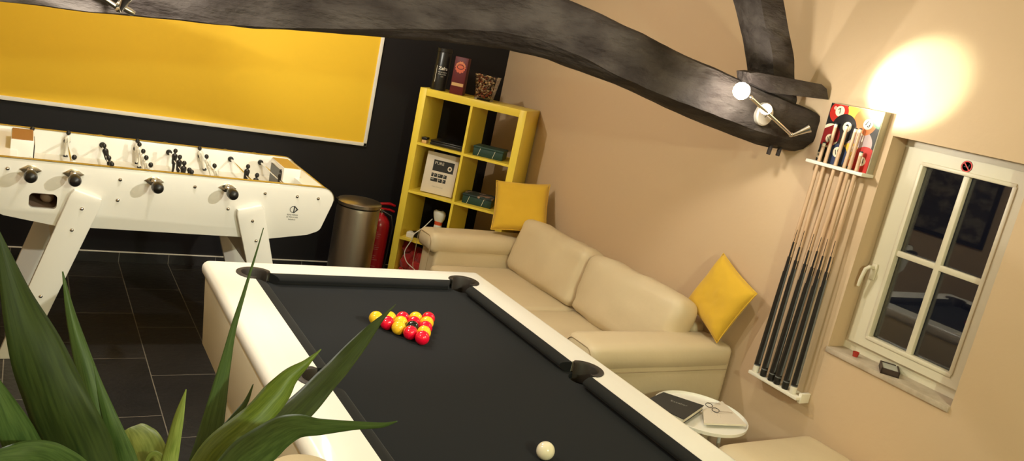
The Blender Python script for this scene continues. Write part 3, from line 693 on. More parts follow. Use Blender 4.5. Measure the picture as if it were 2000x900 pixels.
# gift boxes right column
def gift(x, z, pat, label):
    t = sthing('flat_gift_box', x, .15, z, .08, label, 'box')
    build('box_body', swx(t, MB().box((0, 0, .028), (.215, .17, .056), r=.004)), m_green, t)
    build('box_lid', swx(t, MB().box((0, 0, .062), (.222, .177, .016), r=.004)), m_pattern if pat else m_green, t)
    for xx in (-.062, .045): build('cord', swx(t, MB().box((xx, -.0865, .034), (.003, .003, .062), r=.001, rot=Mx.Rotation(.25, 3, 'Y'))), m_paper, t)
gift(cx2-.02, SZ[2], 0, 'flat dark green box with pale cords in the upper right compartment of the shelf')
gift(cx2-.03, SZ[1], 1, 'flat green box with leaf patterned lid in the middle right compartment of the shelf')
# white book with PURE cover
t = sthing('white_book', cx1+.015, .09, SZ[1], .10, 'large white hardback with a dark square on its cover, standing in the shelf', 'book')
lean = Mx.Rotation(-.10, 4, 'X')
def bk(m): m.xf(lean); m.xf(Mx.Translation(V((0, 0, .004)))); return swx(t, m)
build('page_block', bk(MB().box((.003, 0, .148), (.222, .036, .284))), m_paper, t)
m_bookw = mat('white_cover', (.74, .66, .56), .45)
build('cover', bk(MB().box((0, -.020, .148), (.236, .004, .296), r=.001).box((0, .020, .148), (.236, .004, .296), r=.001).box((-.117, 0, .148), (.004, .042, .296), r=.001)), m_bookw, t)
pm = MB(); yv = -.0225
def flat(x0, x1, z0, z1, mi=0, y=yv): pm.add([V((x0, y, z0)), V((x1, y, z0)), V((x1, y, z1)), V((x0, y, z1))], [[0, 1, 2, 3]], mi, False)
flat(-.062, .092, .165, .245, 0)
text_mb('PURE', .030, (-.018, yv, .222), EX, EZ, pm, 1, .0004)
pm.add([V((.063+math.cos(i*PI/12)*.016, yv-.0004, .198+math.sin(i*PI/12)*.018)) for i in range(24)], [list(range(24))], 1, False)
pm.add([V((.063+math.cos(i*PI/12)*.008, yv-.0006, .198+math.sin(i*PI/12)*.009)) for i in range(24)], [list(range(24))], 0, False)
random.seed(3)
for r_, z0 in enumerate((.122, .088)):
    xs = -.062
    for wd in ((.016, .022, .038, .024), (.052, .030, .022))[r_]:
        flat(xs, xs+wd, z0, z0+.026, 0); flat(xs+.004, xs+wd*.45, z0+.012, z0+.021, 2, yv-.0003); xs += wd+.005
text_mb('PURE CHOCOLAT', .010, (.0, yv, .052), EX, EZ, pm, 2, .0002)
build('cover_print', bk(pm), [m_print, m_bookw, m_greyprint], t, fix=False)
# white and orange-red appliance with adapters and cable
t = sthing('handheld_appliance', cx1+.045, .17, SZ[0], .0, 'white handheld appliance with an orange red collar, standing on the shelf above the sofa arm', 'appliance')
build('appliance_body', swx(t, MB().lathe((0, 0, .045), [(.034, -.045), (.032, .04), (.028, .075)], seg=24).ring([[V((math.cos(q)*a*1.25+dx, math.sin(q)*a, z+.045)) for q in [2*PI*j/24 for j in range(24)]] for a, z, dx in ((.026, .100, 0), (.034, .125, 0), (.038, .155, -.002), (.036, .172, -.006), (.024, .183, -.008))])), m_white, t)
build('collar', swx(t, MB().lathe((0, 0, .045), [(.0285, .075), (.0285, .102)], seg=24)), mat('orange_red_plastic', (.75, .10, .03), .35), t)
build('top_grille', swx(t, MB().lathe((-.008, 0, .045), [(.024, .182), (.016, .187), (.0001, .188)], seg=20, cap=False)), m_black, t)
t = sthing('plug_adapter', T+.055, .06, SZ[0], .2, 'white plug adapter at the left end of the shelf above the red cloth', 'plug')
build('plug_body', swx(t, MB().box((0, 0, .02), (.055, .045, .04), r=.006)), m_white, t)
build('plug_collar', swx(t, MB().lathe((0, -.0, .04), [(.014, 0), (.014, .006)], seg=18)), m_white, t)
t = sthing('power_strip', cx1-.045, .10, SZ[0], -.25, 'black power strip lying behind the white plug on the shelf', 'power strip')
build('strip_body', swx(t, MB().box((0, 0, .02), (.15, .05, .04), r=.006)), m_black, t)
for k in range(3): build('socket', swx(t, MB().lathe((-.045+.045*k, 0, .04), [(.016, 0), (.016, .003), (.013, .003), (.013, .001)], seg=18)), m_tin, t)
cpts = [(900, 0), ]
cab_pts = [L2W(cx1+.045-.045, .15, SZ[0]+.155), L2W(cx1-.02, .05, SZ[0]+.10), L2W(T+.11, -.012, SZ[0]+.05), L2W(T+.10, -.02, SZ[0]), L2W(T+.07, -.03, SZ[0]-.09), L2W(T+.10, -.035, SZ[0]-.16), L2W(T+.19, -.04, SZ[0]-.22), L2W(T+.16, -.05, SZ[0]-.32)]
def smooth_pts(pts, n=8):
    out = []
    for i in range(len(pts)-1):
        p0, p1, p2, p3 = pts[max(i-1, 0)], pts[i], pts[i+1], pts[min(i+2, len(pts)-1)]
        for k in range(n):
            t_ = k/n; out.append(.5*((2*p1)+(p2-p0)*t_+(2*p0-5*p1+4*p2-p3)*t_*t_+(3*p1-p0-3*p2+p3)*t_**3))
    return out+[pts[-1]]
tag(build('white_cable', MB().tube(smooth_pts([V(p) for p in cab_pts]), .0035, seg=8), m_white, ang=180), 'white cable hanging down over the front of the yellow shelf', 'cable')
# crumpled red cloth bundle in the lowest visible compartment
rc = MB(); random.seed(12)
for (x, y, z, a, b, c_) in ((.06, .08, .26, .055, .05, .05), (.13, .10, .22, .06, .06, .05), (.20, .07, .20, .06, .05, .06), (.09, .06, .15, .06, .05, .07), (.17, .05, .12, .07, .05, .06), (.25, .09, .14, .06, .06, .07), (.07, .08, .06, .06, .07, .06), (.16, .10, .05, .08, .08, .05), (.26, .1, .05, .06, .08, .05)):
    bm = bmesh.new(); bmesh.ops.create_icosphere(bm, subdivisions=4, radius=1)
    for v in bm.verts:
        d = 1+.16*noise.noise(v.co*2.6+V((x*30, z*30, 0)))+.06*noise.noise(v.co*7); v.co = V((x+v.co.x*a*d, y+v.co.y*b*d, z+v.co.z*c_*d))
    rc.addbm(bm)
for i, v in enumerate(rc.v): rc.v[i] = V((max(T+.001, min(v.x+.02, T+cw-.002)), v.y+.05, max(v.z+T, T+.001)))
rc.xf(SM); tag(build('red_cloth_bundle', rc, m_redcloth, ang=180), 'puffy red cloth bundle stuffed in the low left compartment of the shelf', 'cloth')

# ------------------------------------------------------------------ sofa
sx0, sx1, sy0, sy1 = 2.30, 3.228, 2.69, 4.71
sf = thing('sofa', ((sx0+sx1)/2, (sy0+sy1)/2, 0), 'cream leather two seat sofa along the right wall', 'sofa')
def soft(c, d, r, puff=(0, 0, 0), nz=.004, ns=4, res=.03, rot=None, wr=0):
    """rounded box with puffed faces and light wrinkles"""
    bm = bmesh.new(); bmesh.ops.create_cube(bm, size=2)
    nx = [max(4, int(d[i]/res)) for i in range(3)]
    bm.free(); m = MB(); hx = [q/2 for q in d]
    def pt(p):
        q = V(p); inner = V([max(-(hx[i]-r), min(hx[i]-r, q[i])) for i in range(3)]); dl = q-inner
        s_ = inner+(dl.normalized()*r if dl.length > 1e-9 else dl)
        n = [q[i]/hx[i] for i in range(3)]
        for i in range(3):
            j, k = (i+1) % 3, (i+2) % 3
            s_[i] += puff[i]*n[i]*(1-n[j]**2)*(1-n[k]**2)
        w_ = V(c)
        wv = noise.noise((s_+w_)*ns)*nz
        if wr: wv += -abs(noise.noise(V(((s_.y+w_.y)*5+s_.z*7, (s_.z+w_.z)*3.1-(s_.y)*2, 4.))))*wr
        s_ += (dl.normalized() if dl.length > 1e-9 else V((0, 0, 1)))*wv
        return s_
    for ax in range(3):
        for sg in (-1, 1):
            j, k = (ax+1) % 3, (ax+2) % 3; vs = []; fs = []
            for a in range(nx[j]+1):
                for b in range(nx[k]+1):
                    q = [0, 0, 0]; q[ax] = sg*hx[ax]
                    ca = -math.cos(PI*a/nx[j])*.35+(2*a/nx[j]-1)*.65; cb_ = -math.cos(PI*b/nx[k])*.35+(2*b/nx[k]-1)*.65
                    q[j] = hx[j]*ca; q[k] = hx[k]*cb_; vs.append(pt(q))
            for a in range(nx[j]):
                for b in range(nx[k]):
                    i0 = a*(nx[k]+1)+b; f = [i0, i0+1, i0+nx[k]+2, i0+nx[k]+1]; fs.append(f if sg < 0 else f[::-1])
            m.add(vs, fs)
    bm = bmesh.new(); vv = [bm.verts.new(v) for v in m.v]
    for f in m.f: bm.faces.new([vv[i] for i in f])
    bmesh.ops.remove_doubles(bm, verts=bm.verts, dist=1e-5); bmesh.ops.recalc_face_normals(bm, faces=bm.faces)
    if rot is not None: bmesh.ops.transform(bm, matrix=rot.to_4x4(), verts=bm.verts)
    bmesh.ops.translate(bm, vec=V(c), verts=bm.verts)
    return MB().addbm(bm)
AW = .235; AT = H-1.205
for y, n_ in ((sy0+AW/2, 1), (sy1-AW/2, 0)):
    ar = build('armrest', soft(((sx0+sx1)/2+.02, y, (.06+AT-.08)/2+.02), (sx1-sx0-.06, AW-.015, AT-.14), .02, (0.006, .004, 0), .003), m_leather, sf, ang=180)
    pad = build('arm_pad', soft(((sx0+sx1)/2, y, AT-.065), (sx1-sx0, AW, .13), .045, (.004, .006, .008), .004, wr=.004), m_leather, ar, ang=180)
    # piping seams round the arm
    yo = y-(AW/2-.004)*(1 if n_ else -1)
    build('seam', MB().tube([(sx0+.03, yo, AT-.128), (sx0+.3, yo-.001, AT-.129), (sx1-.03, yo, AT-.128)], .0022, seg=6).tube([(sx0+.52, yo+(.004 if n_ else -.004), AT-.13), (sx0+.52, yo+(.002 if n_ else -.002), .1)], .0018, seg=6), m_seam, ar)
    fp = []
    for a, b in rrect(y-AW/2+.018, y+AW/2-.018, AT-.30, AT-.02, .045): fp.append((sx0+.002, a, b))
    build('front_seam', MB().tube(fp+[fp[0]], .002, seg=6), m_seam, ar)
build('base', soft(((sx0+sx1)/2+.02, (sy0+sy1)/2, .17), (sx1-sx0-.05, sy1-sy0-.1, .22), .02), m_leather, sf, ang=180)
build('back_frame', soft((3.15, (sy0+sy1)/2, .38), (.13, sy1-sy0-2*AW+.02, .60), .035), m_leather, sf, ang=180)
sw = (sy1-sy0-2*AW)/2; SZt = H-1.40
for k in range(2):
    yc = sy0+AW+sw*(k+.5)
    build('seat_cushion', soft((sx0+.36, yc, SZt-.085), (.70, sw-.004, .17), .035, (.008, 0, .012), .005, 3, wr=.006), m_leather, sf, ang=180)
    bcn = build('back_cushion', soft((2.99, yc+(.0 if k else -.03), SZt+.175), (.19, sw+(.0 if k else .05), .375), .055, (.028, .008, .012), .009, 3.2, rot=Mx.Rotation(.20, 3, 'Y'), wr=.02), m_leather, sf, ang=180)
for x in (sx0+.09, sx1-.09):
    for y in (sy0+.08, sy1-.08): build('foot', MB().lathe((x, y, 0), [(.02, 0), (.026, .07)], seg=16), m_black, sf)
# pillows
def pillow(c, u, v, s_, th, label):
    u = V(u).normalized(); v = V(v); v = (v-u*v.dot(u)).normalized(); n = u.cross(v); N = 26
    t = MB()
    for sd in (1, -1):
        vs = []; fs = []
        for i in range(N+1):
            for j in range(N+1):
                a = 2*i/N-1; b = 2*j/N-1
                pin = 1-.055*(1-a*a)*(b*b)-.0; pin2 = 1-.055*(1-b*b)*(a*a)
                h = th/2*((1-a**4)*(1-b**4))**.55*(1-.15*noise.noise(V((a*2, b*2, sd*3+c[0]))))
                w_ = .005*noise.noise(V((a*5, b*5, sd+c[1])))*(1-a**4)*(1-b**4)
                vs.append(V(c)+u*(a*s_/2*pin2)+v*(b*s_/2*pin)+n*sd*(h+w_))
        for i in range(N):
            for j in range(N):
                q = i*(N+1)+j; f = [q, q+N+1, q+N+2, q+1]; fs.append(f if sd > 0 else f[::-1])
        t.add(vs, fs)
    bm = bmesh.new(); vv = [bm.verts.new(x) for x in t.v]
    for f in t.f: bm.faces.new([vv[i] for i in f])
    bmesh.ops.remove_doubles(bm, verts=bm.verts, dist=5e-4)
    o = build('throw_pillow', MB().addbm(bm), m_pillow, ang=180); tag(o, label, 'pillow')
    ed = []
    for a, b in [(-1+2*i/N, -1) for i in range(N)]+[(1, -1+2*i/N) for i in range(N)]+[(1-2*i/N, 1) for i in range(N)]+[(-1, 1-2*i/N) for i in range(N)]:
        pin = 1-.055*(1-a*a)*(b*b); pin2 = 1-.055*(1-b*b)*(a*a); ed.append(V(c)+u*(a*s_/2*pin2)+v*(b*s_/2*pin))
    build('piping', MB().tube(ed+[ed[0]], .0032, seg=6), m_pillow, o, ang=180)
    return o
pillow((2.975, 4.585, H-.995), (.827, -.546, .134), (.234, .552, .80), .375, .13, 'mustard yellow cushion on the far sofa arm against the yellow shelf')
pillow((3.145, 2.815, H-.985), (-.119, -.937, -.327), (.155, -.343, .926), .335, .10, 'mustard yellow cushion tipped on one corner against the wall beside the cue rack')

# ------------------------------------------------------------------ side table, book, papers, footstool
tc_ = V((2.742, 2.385, 0)); tr_ = .215
sd = thing('round_side_table', tc_, 'small round white metal side table beside the near sofa arm', 'side table')
build('table_top', MB().lathe(tc_, [(tr_-.01, .443), (tr_, .447), (tr_+.001, .462), (tr_-.003, .463), (tr_-.006, .451), (.0001, .450)], seg=64, cap=False).lathe(tc_, [(tr_-.01, .443), (tr_-.01, .4435)], seg=64), m_white, sd, ang=30, fix=False)
for k in range(4):
    a = PI/4+k*PI/2+.25; d = V((math.cos(a), math.sin(a), 0))
    build('leg', MB().tube([tc_+d*.10+V((0, 0, .443)), tc_+d*.13+V((0, 0, .25)), tc_+d*.17+V((0, 0, .0))], .009, seg=10), m_white, sd)
build('leg_ring', MB().tube([tc_+V((math.cos(i*PI/16)*.137, math.sin(i*PI/16)*.137, .2)) for i in range(33)], .006, seg=8), m_white, sd)
# dark blue book: corners on z
def slab(corners, z0, z1, mats, mi=0, r=0): return MB().prism([(p.x, p.y) for p in corners], 2, z0, z1, mi, r)
zt = .4635
bz0 = zt
cn = [P(u, v, 2, zt+.022) for u, v in ((1258, 783), (1296, 766), (1375, 792), (1336, 819))]
bt = thing('dark_blue_book', (sum((c.x for c in cn))/4, sum((c.y for c in cn))/4, zt), 'thick dark blue softcover lying on the round side table', 'book')
cen = V((bt.location.x, bt.location.y, 0)); cxy = [V((p.x, p.y, 0)) for p in cn]
ins = [c_+(cen-c_)*.03 for c_ in cxy]
build('page_block', slab(ins, zt+.002, zt+.021, None), m_paper, bt); build('cover', slab(cxy, zt+.021, zt+.0235, None).prism([(p.x, p.y) for p in cxy], 2, zt, zt+.002), m_navy, bt)
ux = (cxy[2]-cxy[1]).normalized(); uy = (cxy[1]-cxy[0]).normalized()
tq = cen+ux*.01+uy*.03; 
build('cover_title', text_mb('Escalier', .026, (tq.x, tq.y, zt+.0237), ux, V((0, 0, 1)).cross(ux), None), m_greyprint, bt, fix=False)
cn = [P(u, v, 2, zt+.008) for u, v in ((1373, 800), (1410, 783), (1458, 829), (1376, 826))]
pb = thing('white_booklet', (sum((c.x for c in cn))/4, sum((c.y for c in cn))/4, zt), 'white printed booklet hanging over the edge of the round side table', 'booklet')
cxy = [V((p.x, p.y, 0)) for p in cn]
build('pages', slab(cxy, zt, zt+.007, None), m_paper, pb)
build('front_cover', slab(cxy, zt+.007, zt+.0085, None), m_bookw, pb)
cen = sum(cxy, V())/4; ux = (cxy[3]-cxy[0]).normalized(); pt_ = MB()
for k in range(4): text_mb('lorem'[:0]+'- - - - -', .012, (cen.x-.02+.004*k, cen.y+.03-.016*k, zt+.0087), ux, V((0, 0, 1)).cross(ux), pt_)
build('cover_print', pt_, m_greyprint, pb, fix=False)
# spectacles on the booklet
gz = zt+.012; g0 = P(1391, 797, 2, gz)
gt = thing('spectacles', (g0.x, g0.y, zt), 'small thin rimmed spectacles resting on the white booklet beside the blue book', 'glasses')
ax_ = (P(1400, 802, 2, gz)-P(1384, 790, 2, gz)).normalized(); az = V((0, 0, 1))
for s_ in (-1, 1):
    c0 = g0+ax_*s_*.024
    build('lens_rim', MB().tube([c0+ax_*math.cos(a)*.020+(az*.35+V((-ax_.y, ax_.x, 0))*.94)*(math.sin(a)*.013)+az*.003 for a in [i*PI/12 for i in range(25)]], .0016, seg=6), m_black, gt)
    e0 = c0+ax_*s_*.020; pv = V((-ax_.y, ax_.x, 0))
    build('temple', MB().tube([e0+az*.006, e0+pv*.06+az*.003, e0+pv*.085-az*.002], .0015, seg=6), m_chrome, gt)
# footstool at the right bottom
fs = thing('leather_footstool', (2.86, 1.86, 0), 'cream leather footstool by the wall beneath the window', 'footstool')
pu = build('stool_cushion', soft((2.90, 1.86, .365), (.62, .58, .19), .06, (.01, .01, .03), .006, 3, wr=.006), m_leather, fs, ang=180)
build('stool_base', soft((2.90, 1.86, .165), (.60, .56, .23), .02), m_leather, fs, ang=180)
e = [V((2.90+.305*a, 1.86+.285*b, .33)) for a, b in rrect(-1, 1, -1, 1, .2)]
build('piping', MB().tube(e+[e[0]], .004, seg=6), m_seam, fs, ang=180)
for a in (-1, 1):
    for b in (-1, 1): build('foot', MB().lathe((2.90+.24*a, 1.86+.22*b, 0), [(.018, 0), (.022, .06)], seg=14), m_black, fs)
# round cream stool beside the pool table (only its top edge shows)
q = V((.582, 1.525, 0))
rs = thing('round_stool', q, 'tall narrow stool with cream padded top beside the left side of the pool table', 'stool')
build('stool_seat', MB().lathe(q, [(.06, .840), (.075, .847), (.08, .865), (.074, .885), (.05, .896), (.0001, .899)], seg=40, cap=False).lathe(q, [(.06, .835), (.06, .841)], seg=30), m_leather, rs)
for k in range(4):
    a = PI/4+k*PI/2; d = V((math.cos(a), math.sin(a), 0)); build('leg', MB().tube([q+d*.045+V((0, 0, .838)), q+d*.085], [.012, .009], seg=12), m_cabinet, rs)
build('foot_ring', MB().tube([q+V((math.cos(k*PI/12)*.074, math.sin(k*PI/12)*.074, .25)) for k in range(25)], .006, seg=8), m_chrome, rs)

# ------------------------------------------------------------------ things on the sill
sz = WZ0
p = P(1738, 718, 2, sz+.02)
t = thing('ashtray_box', (p.x, p.y, sz), 'dark flat tray with pale lining on the window sill', 'tray', rz=math.radians(38))
m = MB(); wq, lq, hq = .115, .075, .026
for a in ((-wq/2, wq/2, -lq/2, -lq/2+.006), (-wq/2, wq/2, lq/2-.006, lq/2), (-wq/2, -wq/2+.006, -lq/2, lq/2), (wq/2-.006, wq/2, -lq/2, lq/2)): m.bx(*a, 0, hq)
m.bx(-wq/2, wq/2, -lq/2, lq/2, 0, .006); m.xf(WM[t]); build('tray_body', m, mat('dark_brown_leatherette', (.045, .025, .018), .5), t)
build('tray_lining', MB().bx(-wq/2+.006, wq/2-.006, -lq/2+.006, lq/2-.006, .006, hq-.004).xf(WM[t]), mat('pale_grey_lining', (.42, .42, .36), .5), t)
p = P(1671, 692, 2, sz+.01)
t = thing('tea_light_glass', (p.x, p.y, sz), 'tiny red glass candle holder at the far end of the window sill', 'candle holder')
build('glass_cup', MB().lathe((p.x, p.y, sz), [(.011, 0), (.015, .022), (.013, .022), (.010, .004), (.0001, .004)], seg=20, cap=False), mat('red_glass', (.35, .03, .02), .15), t, fix=False)
build('wax', MB().lathe((p.x, p.y, sz+.0045), [(.0105, 0), (.012, .011)], seg=20), m_tan, t)

# ------------------------------------------------------------------ cue rack
RXf = XR-.045
def R2(u, v, x=RXf): return P(u, v, 0, x)
tl = R2(1624, 201); tr = R2(1728, 220); bl = R2(1595, 309); br = R2(1692, 334)
ry1 = (tl.y+bl.y)/2; ry0 = (tr.y+br.y)/2; rz1 = (tl.z+tr.z)/2; rz0 = (bl.z+br.z)/2-.01
rk = thing('cue_rack', (XR-.02, (ry0+ry1)/2, rz0), 'wall mounted cue rack board printed with numbered pool balls', 'cue rack')
build('backing_box', MB().bx(RXf+.001, XR, ry0-.004, ry1+.004, rz0, rz1+.003, r=.002), mat('shaded_rack_edge', (.42, .36, .25), .6), rk)  # beige edge colour darkened to stand for the unlit side
# printed picture: overlapping balls clipped to the board
def clip(poly):
    for ax, lim, sg in ((0, 0, 1), (0, 1, -1), (1, 0, 1), (1, 1, -1)):
        out = []
        for i in range(len(poly)):
            a, b = poly[i-1], poly[i]; ia, ib = (a[ax]-lim)*sg >= 0, (b[ax]-lim)*sg >= 0
            if ia != ib:
                t_ = (lim-a[ax])/(b[ax]-a[ax]); out.append(tuple(a[k]+(b[k]-a[k])*t_ for k in (0, 1)))
            if ib: out.append(b)
        poly = out
        if not poly: break
    return poly
pw, ph = ry1-ry0, rz1-rz0
m_list = [mat('print_'+n, c, .35, coat=.3) for n, c in (('black', (.012, .010, .010)), ('red', (.45, .02, .012)), ('yellow', (.75, .50, .06)), ('orange', (.62, .17, .04)), ('green', (.05, .16, .06)), ('blue', (.03, .045, .10)), ('cream', (.78, .70, .52)), ('purple', (.45, .34, .33)), ('maroon', (.20, .012, .012)), ('ink', (.01, .01, .01)), ('pink', (.70, .35, .30)))]
K = dict(black=0, red=1, yellow=2, orange=3, green=4, blue=5, cream=6, purple=7, maroon=8, ink=9, pink=10)
pic = MB(); layer = [0]
def put(poly, mi):
    poly = clip(poly)
    if len(poly) < 3: return
    layer[0] += 1; x = RXf-.0002-layer[0]*.00004
    pic.add([V((x, ry1-a*pw, rz0+b*ph)) for a, b in poly], [list(range(len(poly)))], mi, False)
asp = pw/ph
def circ(a, b, r, mi, sx=1.0, sy=1.0, ang=0):
    c_, s_ = math.cos(ang), math.sin(ang)
    put([(a+(math.cos(t)*r*sx*c_-math.sin(t)*r*sy*s_), b+(math.cos(t)*r*sx*s_+math.sin(t)*r*sy*c_)*asp) for t in [2*PI*i/36 for i in range(36)]], mi)
def num(a, b, s_, size, ang):
    layer[0] += 1; x = RXf-.0002-layer[0]*.00004
    y, z = ry1-a*pw, rz0+b*ph
    uxx = V((0, -math.cos(ang), math.sin(ang))); uyy = V((0, math.sin(ang), math.cos(ang)))
    text_mb(s_, size*pw, (x, y, z), uxx, uyy, pic, K['ink'], 0, bold=.0006)
put([(0, 0), (1, 0), (1, 1), (0, 1)], K['black'])
def pball(a, b, r, col, n, na, nb, nr, ang, stripe=False):
    if stripe:
        circ(a, b, r, K['cream']); 
        pts = []
        for t in [math.radians(x) for x in range(-48, 49, 6)]: pts.append((math.cos(t)*r, math.sin(t)*r))
        for t in [math.radians(x) for x in range(132, 229, 6)]: pts.append((math.cos(t)*r, math.sin(t)*r))
        put([(a+x*math.cos(ang)-y*math.sin(ang), b+(x*math.sin(ang)+y*math.cos(ang))*asp) for x, y in pts], K[col])
    else: circ(a, b, r, K[col])
    circ(na, nb, nr, K['cream']); num(na, nb, n, nr*1.35, ang)
circ(.72, .42, .24, K['purple']); circ(.50, .93, .17, K['yellow']); 
pball(.72, .80, .22, 'orange', '13', .78, .77, .085, -.5, True)
pball(1.0, .90, .17, 'green', '6', .93, .89, .085, .6)
pball(.19, .87, .18, 'red', '7', .20, .89, .088, .5)
pball(.36, .62, .24, 'black', '8', .42, .66, .082, .3)
pball(.60, .25, .17, 'yellow', '1', .62, .33, .05, .2)
pball(.13, .46, .20, 'maroon', '15', .15, .41, .075, .5, True)
circ(.20, .33, .06, K['red']); 
pball(.38, .17, .19, 'blue', '10', .37, .22, .085, .4)
pball(.88, .19, .22, 'red', '11', .86, .17, .075, .1)
pball(.03, .08, .10, 'black', '9', .03, .10, .05, .5)
circ(.66, .10, .06, K['orange']); circ(.10, .93, .03, K['pink'])
build('ball_picture', pic, m_list, rk, fix=False)
# lipped bar with notches
zb = rz0
bar = MB().bx(RXf-.042, XR-.001, ry0-.012, ry1+.022, zb-.016, zb, r=.003)
barl = build('top_cue_bar', bar, m_trim, rk)
# low rest
l0 = R2(1462, 722, RXf-.045); l1 = R2(1556, 776, RXf-.045); lz = (l0.z+l1.z)/2
lr = thing('cue_ledge', (XR-.04, (l0.y+l1.y)/2, lz-.015), 'white ledge on the wall carrying the butts of six cues', 'cue rack')
build('ledge', MB().bx(RXf-.045, XR-.001, l1.y, l0.y, lz-.016, lz, r=.003), m_trim, lr)
build('end_bracket', MB().bx(RXf-.02, XR-.001, l1.y-.006, l1.y+.012, lz-.03, lz+.018, r=.003), m_trim, lr)
cues = [((1476, 722), (1600, 313), (1611, 277)), ((1489, 736), (1612, 315.5), (1633, 240)), ((1505, 741), (1632, 321), (1655.5, 244)), ((1516, 750), (1649, 325.5), (1671, 249)), ((1532, 759), (1659, 328), (1681, 250)), ((1548, 765), (1673, 331), (1683, 295.5))]
ctx = ['leftmost cue in the rack, its tip the shortest on the left', 'second cue from the left, its tip reaching the red seven ball', 'third cue from the left in the wall rack', 'fourth cue from the left in the wall rack', 'fifth cue from the left in the wall rack', 'rightmost cue in the rack, its short tip below the others']
cutters = MB()
for (b_, mid, tp), lab in zip(cues, ctx):
    Xc = RXf-.024
    B = P(*b_, 0, Xc); Mi = P(*mid, 0, Xc); T_ = P(*tp, 0, Xc); B.z = lz+.0005
    d = (Mi-B); d.normalize(); top = B+d*((T_.z-B.z)/d.z)
    Lg = (top-B).length
    cutters.lathe((Mi.x, Mi.y, zb-.04), [(.0105, 0), (.0105, .08)], seg=16)
    def rad(s_): return .0160-(.0160-.0068)*min(1, s_/1.35)
    cu = thing('billiard_cue', B, lab, 'cue', 'cues in the wall rack')
    seg = 24; a_ = V((-1, 0, 0)); a_ = (a_-d*a_.dot(d)).normalized(); b2 = d.cross(a_)
    def lp(s_, ex=0): return [B+d*s_+(a_*math.cos(q)+b2*math.sin(q))*(rad(s_)+ex) for q in [2*PI*j/seg for j in range(seg)]]
    # butt with four spliced points; facets coloured by height
    sh = MB(); N = 90; s0 = .035; s1 = Lg-.02
    for i in range(N+1):
        pass
    loops = [lp(s0+(s1-s0)*i/N) for i in range(N+1)]
    sh.ring(loops, 0)
    # assign wood / dark per face, plus a blue-grey strip painted as gloss highlight
    k = 0
    for i in range(N):
        s_ = s0+(s1-s0)*(i+.5)/N
        for j in range(seg):
            ph_ = ((j+.5)/seg*4+.25) % 1; tri = 1-abs(ph_*2-1)
            lim = .52+.22*tri
            if s_ < lim: sh.mi[k] = 1
            if j in (4, 5, 6, 7) and .05 < s_ < .56: sh.mi[k] = 2
            k += 1
    build('shaft', sh, [m_cue, m_cueb, m_cueg], cu, ang=60)
    build('butt_cap', MB().ring([lp(0.0, -.002), lp(.004), lp(.035)]), m_trim if lab.startswith(('leftmost', 'rightmost')) else m_black, cu)
    build('butt_collar', MB().ring([lp(.035, .0004), lp(.040, .0004)]), m_cueg, cu)
    build('ferrule', MB().ring([lp(Lg-.02, .0002), lp(Lg-.006, 0)]), m_ivory, cu)
    build('tip', MB().ring([lp(Lg-.006, -.0004), lp(Lg-.001, -.001), lp(Lg, -.003)]), m_navy, cu)
boolean(barl, cutters)

# ------------------------------------------------------------------ spotlight bars on the beam
def light_bar(name, base_c, base_n, j0, j1, heads, label, base_r=.052):
    base_c, base_n, j0, j1 = V(base_c), V(base_n).normalized(), V(j0), V(j1)
    t = thing(name, base_c, label, 'spotlight')
    build('ceiling_base', MB().lathe(base_c, [(base_r, 0), (base_r, .018), (base_r-.006, .024), (.0001, .026)], base_n, seg=36, cap=False).lathe(base_c, [(base_r, -.001), (base_r, 0)], base_n, seg=36), m_nickel, t)
    mid = (j0+j1)/2; k = (base_c-j0).dot(j1-j0)/(j1-j0).length_squared; near = j0+(j1-j0)*max(.1, min(.9, k))
    build('bar', MB().cyl(j0, j1, .0075, seg=14).cyl(base_c+base_n*.02, near, .006, seg=12).sphere(j0, .011).sphere(j1, .011), m_chrome, t)
    for jp, dr, ln, r, lit in heads:
        jp, dr = V(jp), V(dr).normalized(); s_ = jp
        hd = build('lamp_head', MB().lathe(s_, [(.008, 0), (.010, ln*.25), (r*.75, ln*.7), (r, ln), (r-.002, ln), (r*.7, ln*.72), (.0001, ln*.6)], dr, seg=28, cap=False), m_chrome, t, fix=False)
        build('bulb', MB().lathe(s_+dr*(ln*.80), [(r*.80, 0), (r*.8, .002), (.0001, .006)], dr, seg=24, cap=False) if lit < 2 else MB().sphere(s_+dr*(ln*.85), r*.95, seg=20, rings=12), m_bulb if lit else m_bulb2, hd)
    return t
j0 = P(1466, 190, 1, 2.50); j1 = P(1545, 263, 1, 2.50)
c1 = P(1487, 222, 1, 2.60)
light_bar('spotlight_bar', (c1.x, 2.597, c1.z), (0, -1, 0), j0, j1,
          [(P(1436, 168, 1, 2.50), V((-.15, -1, -.30)), .060, .037, 2), (P(1494, 226, 1, 2.54), (P(1500, 186, 1, 2.42)-P(1494, 226, 1, 2.54)), .070, .027, 1), (j1+V((.006, -.004, 0)), P(1578, 249, 1, 2.46)-j1, .078, .021, 1)],
          'chrome spotlight bar with three lit lamps on the right end of the beam')
a0 = P(190, -12, 1, 2.50); a1 = P(233, 17, 1, 2.50)
light_bar('spotlight_bar', (P(200, -45, 1, 2.6).x, 2.597, P(200, -45, 1, 2.6).z), (0, -1, 0), a0+(a0-a1)*2.2, a1,
          [(a1+V((.004, 0, 0)), P(250, -20, 1, 2.44)-a1, .07, .02, 1), (P(263, 27, 1, 2.5), P(236, 12, 1, 2.5)-P(263, 27, 1, 2.5), .05, .012, 1), (a0+(a0-a1)*2.2, V((-.2, -.6, .2)), .07, .03, 1)],
          'chrome spotlight bar at the top left, on the beam above the yellow board')

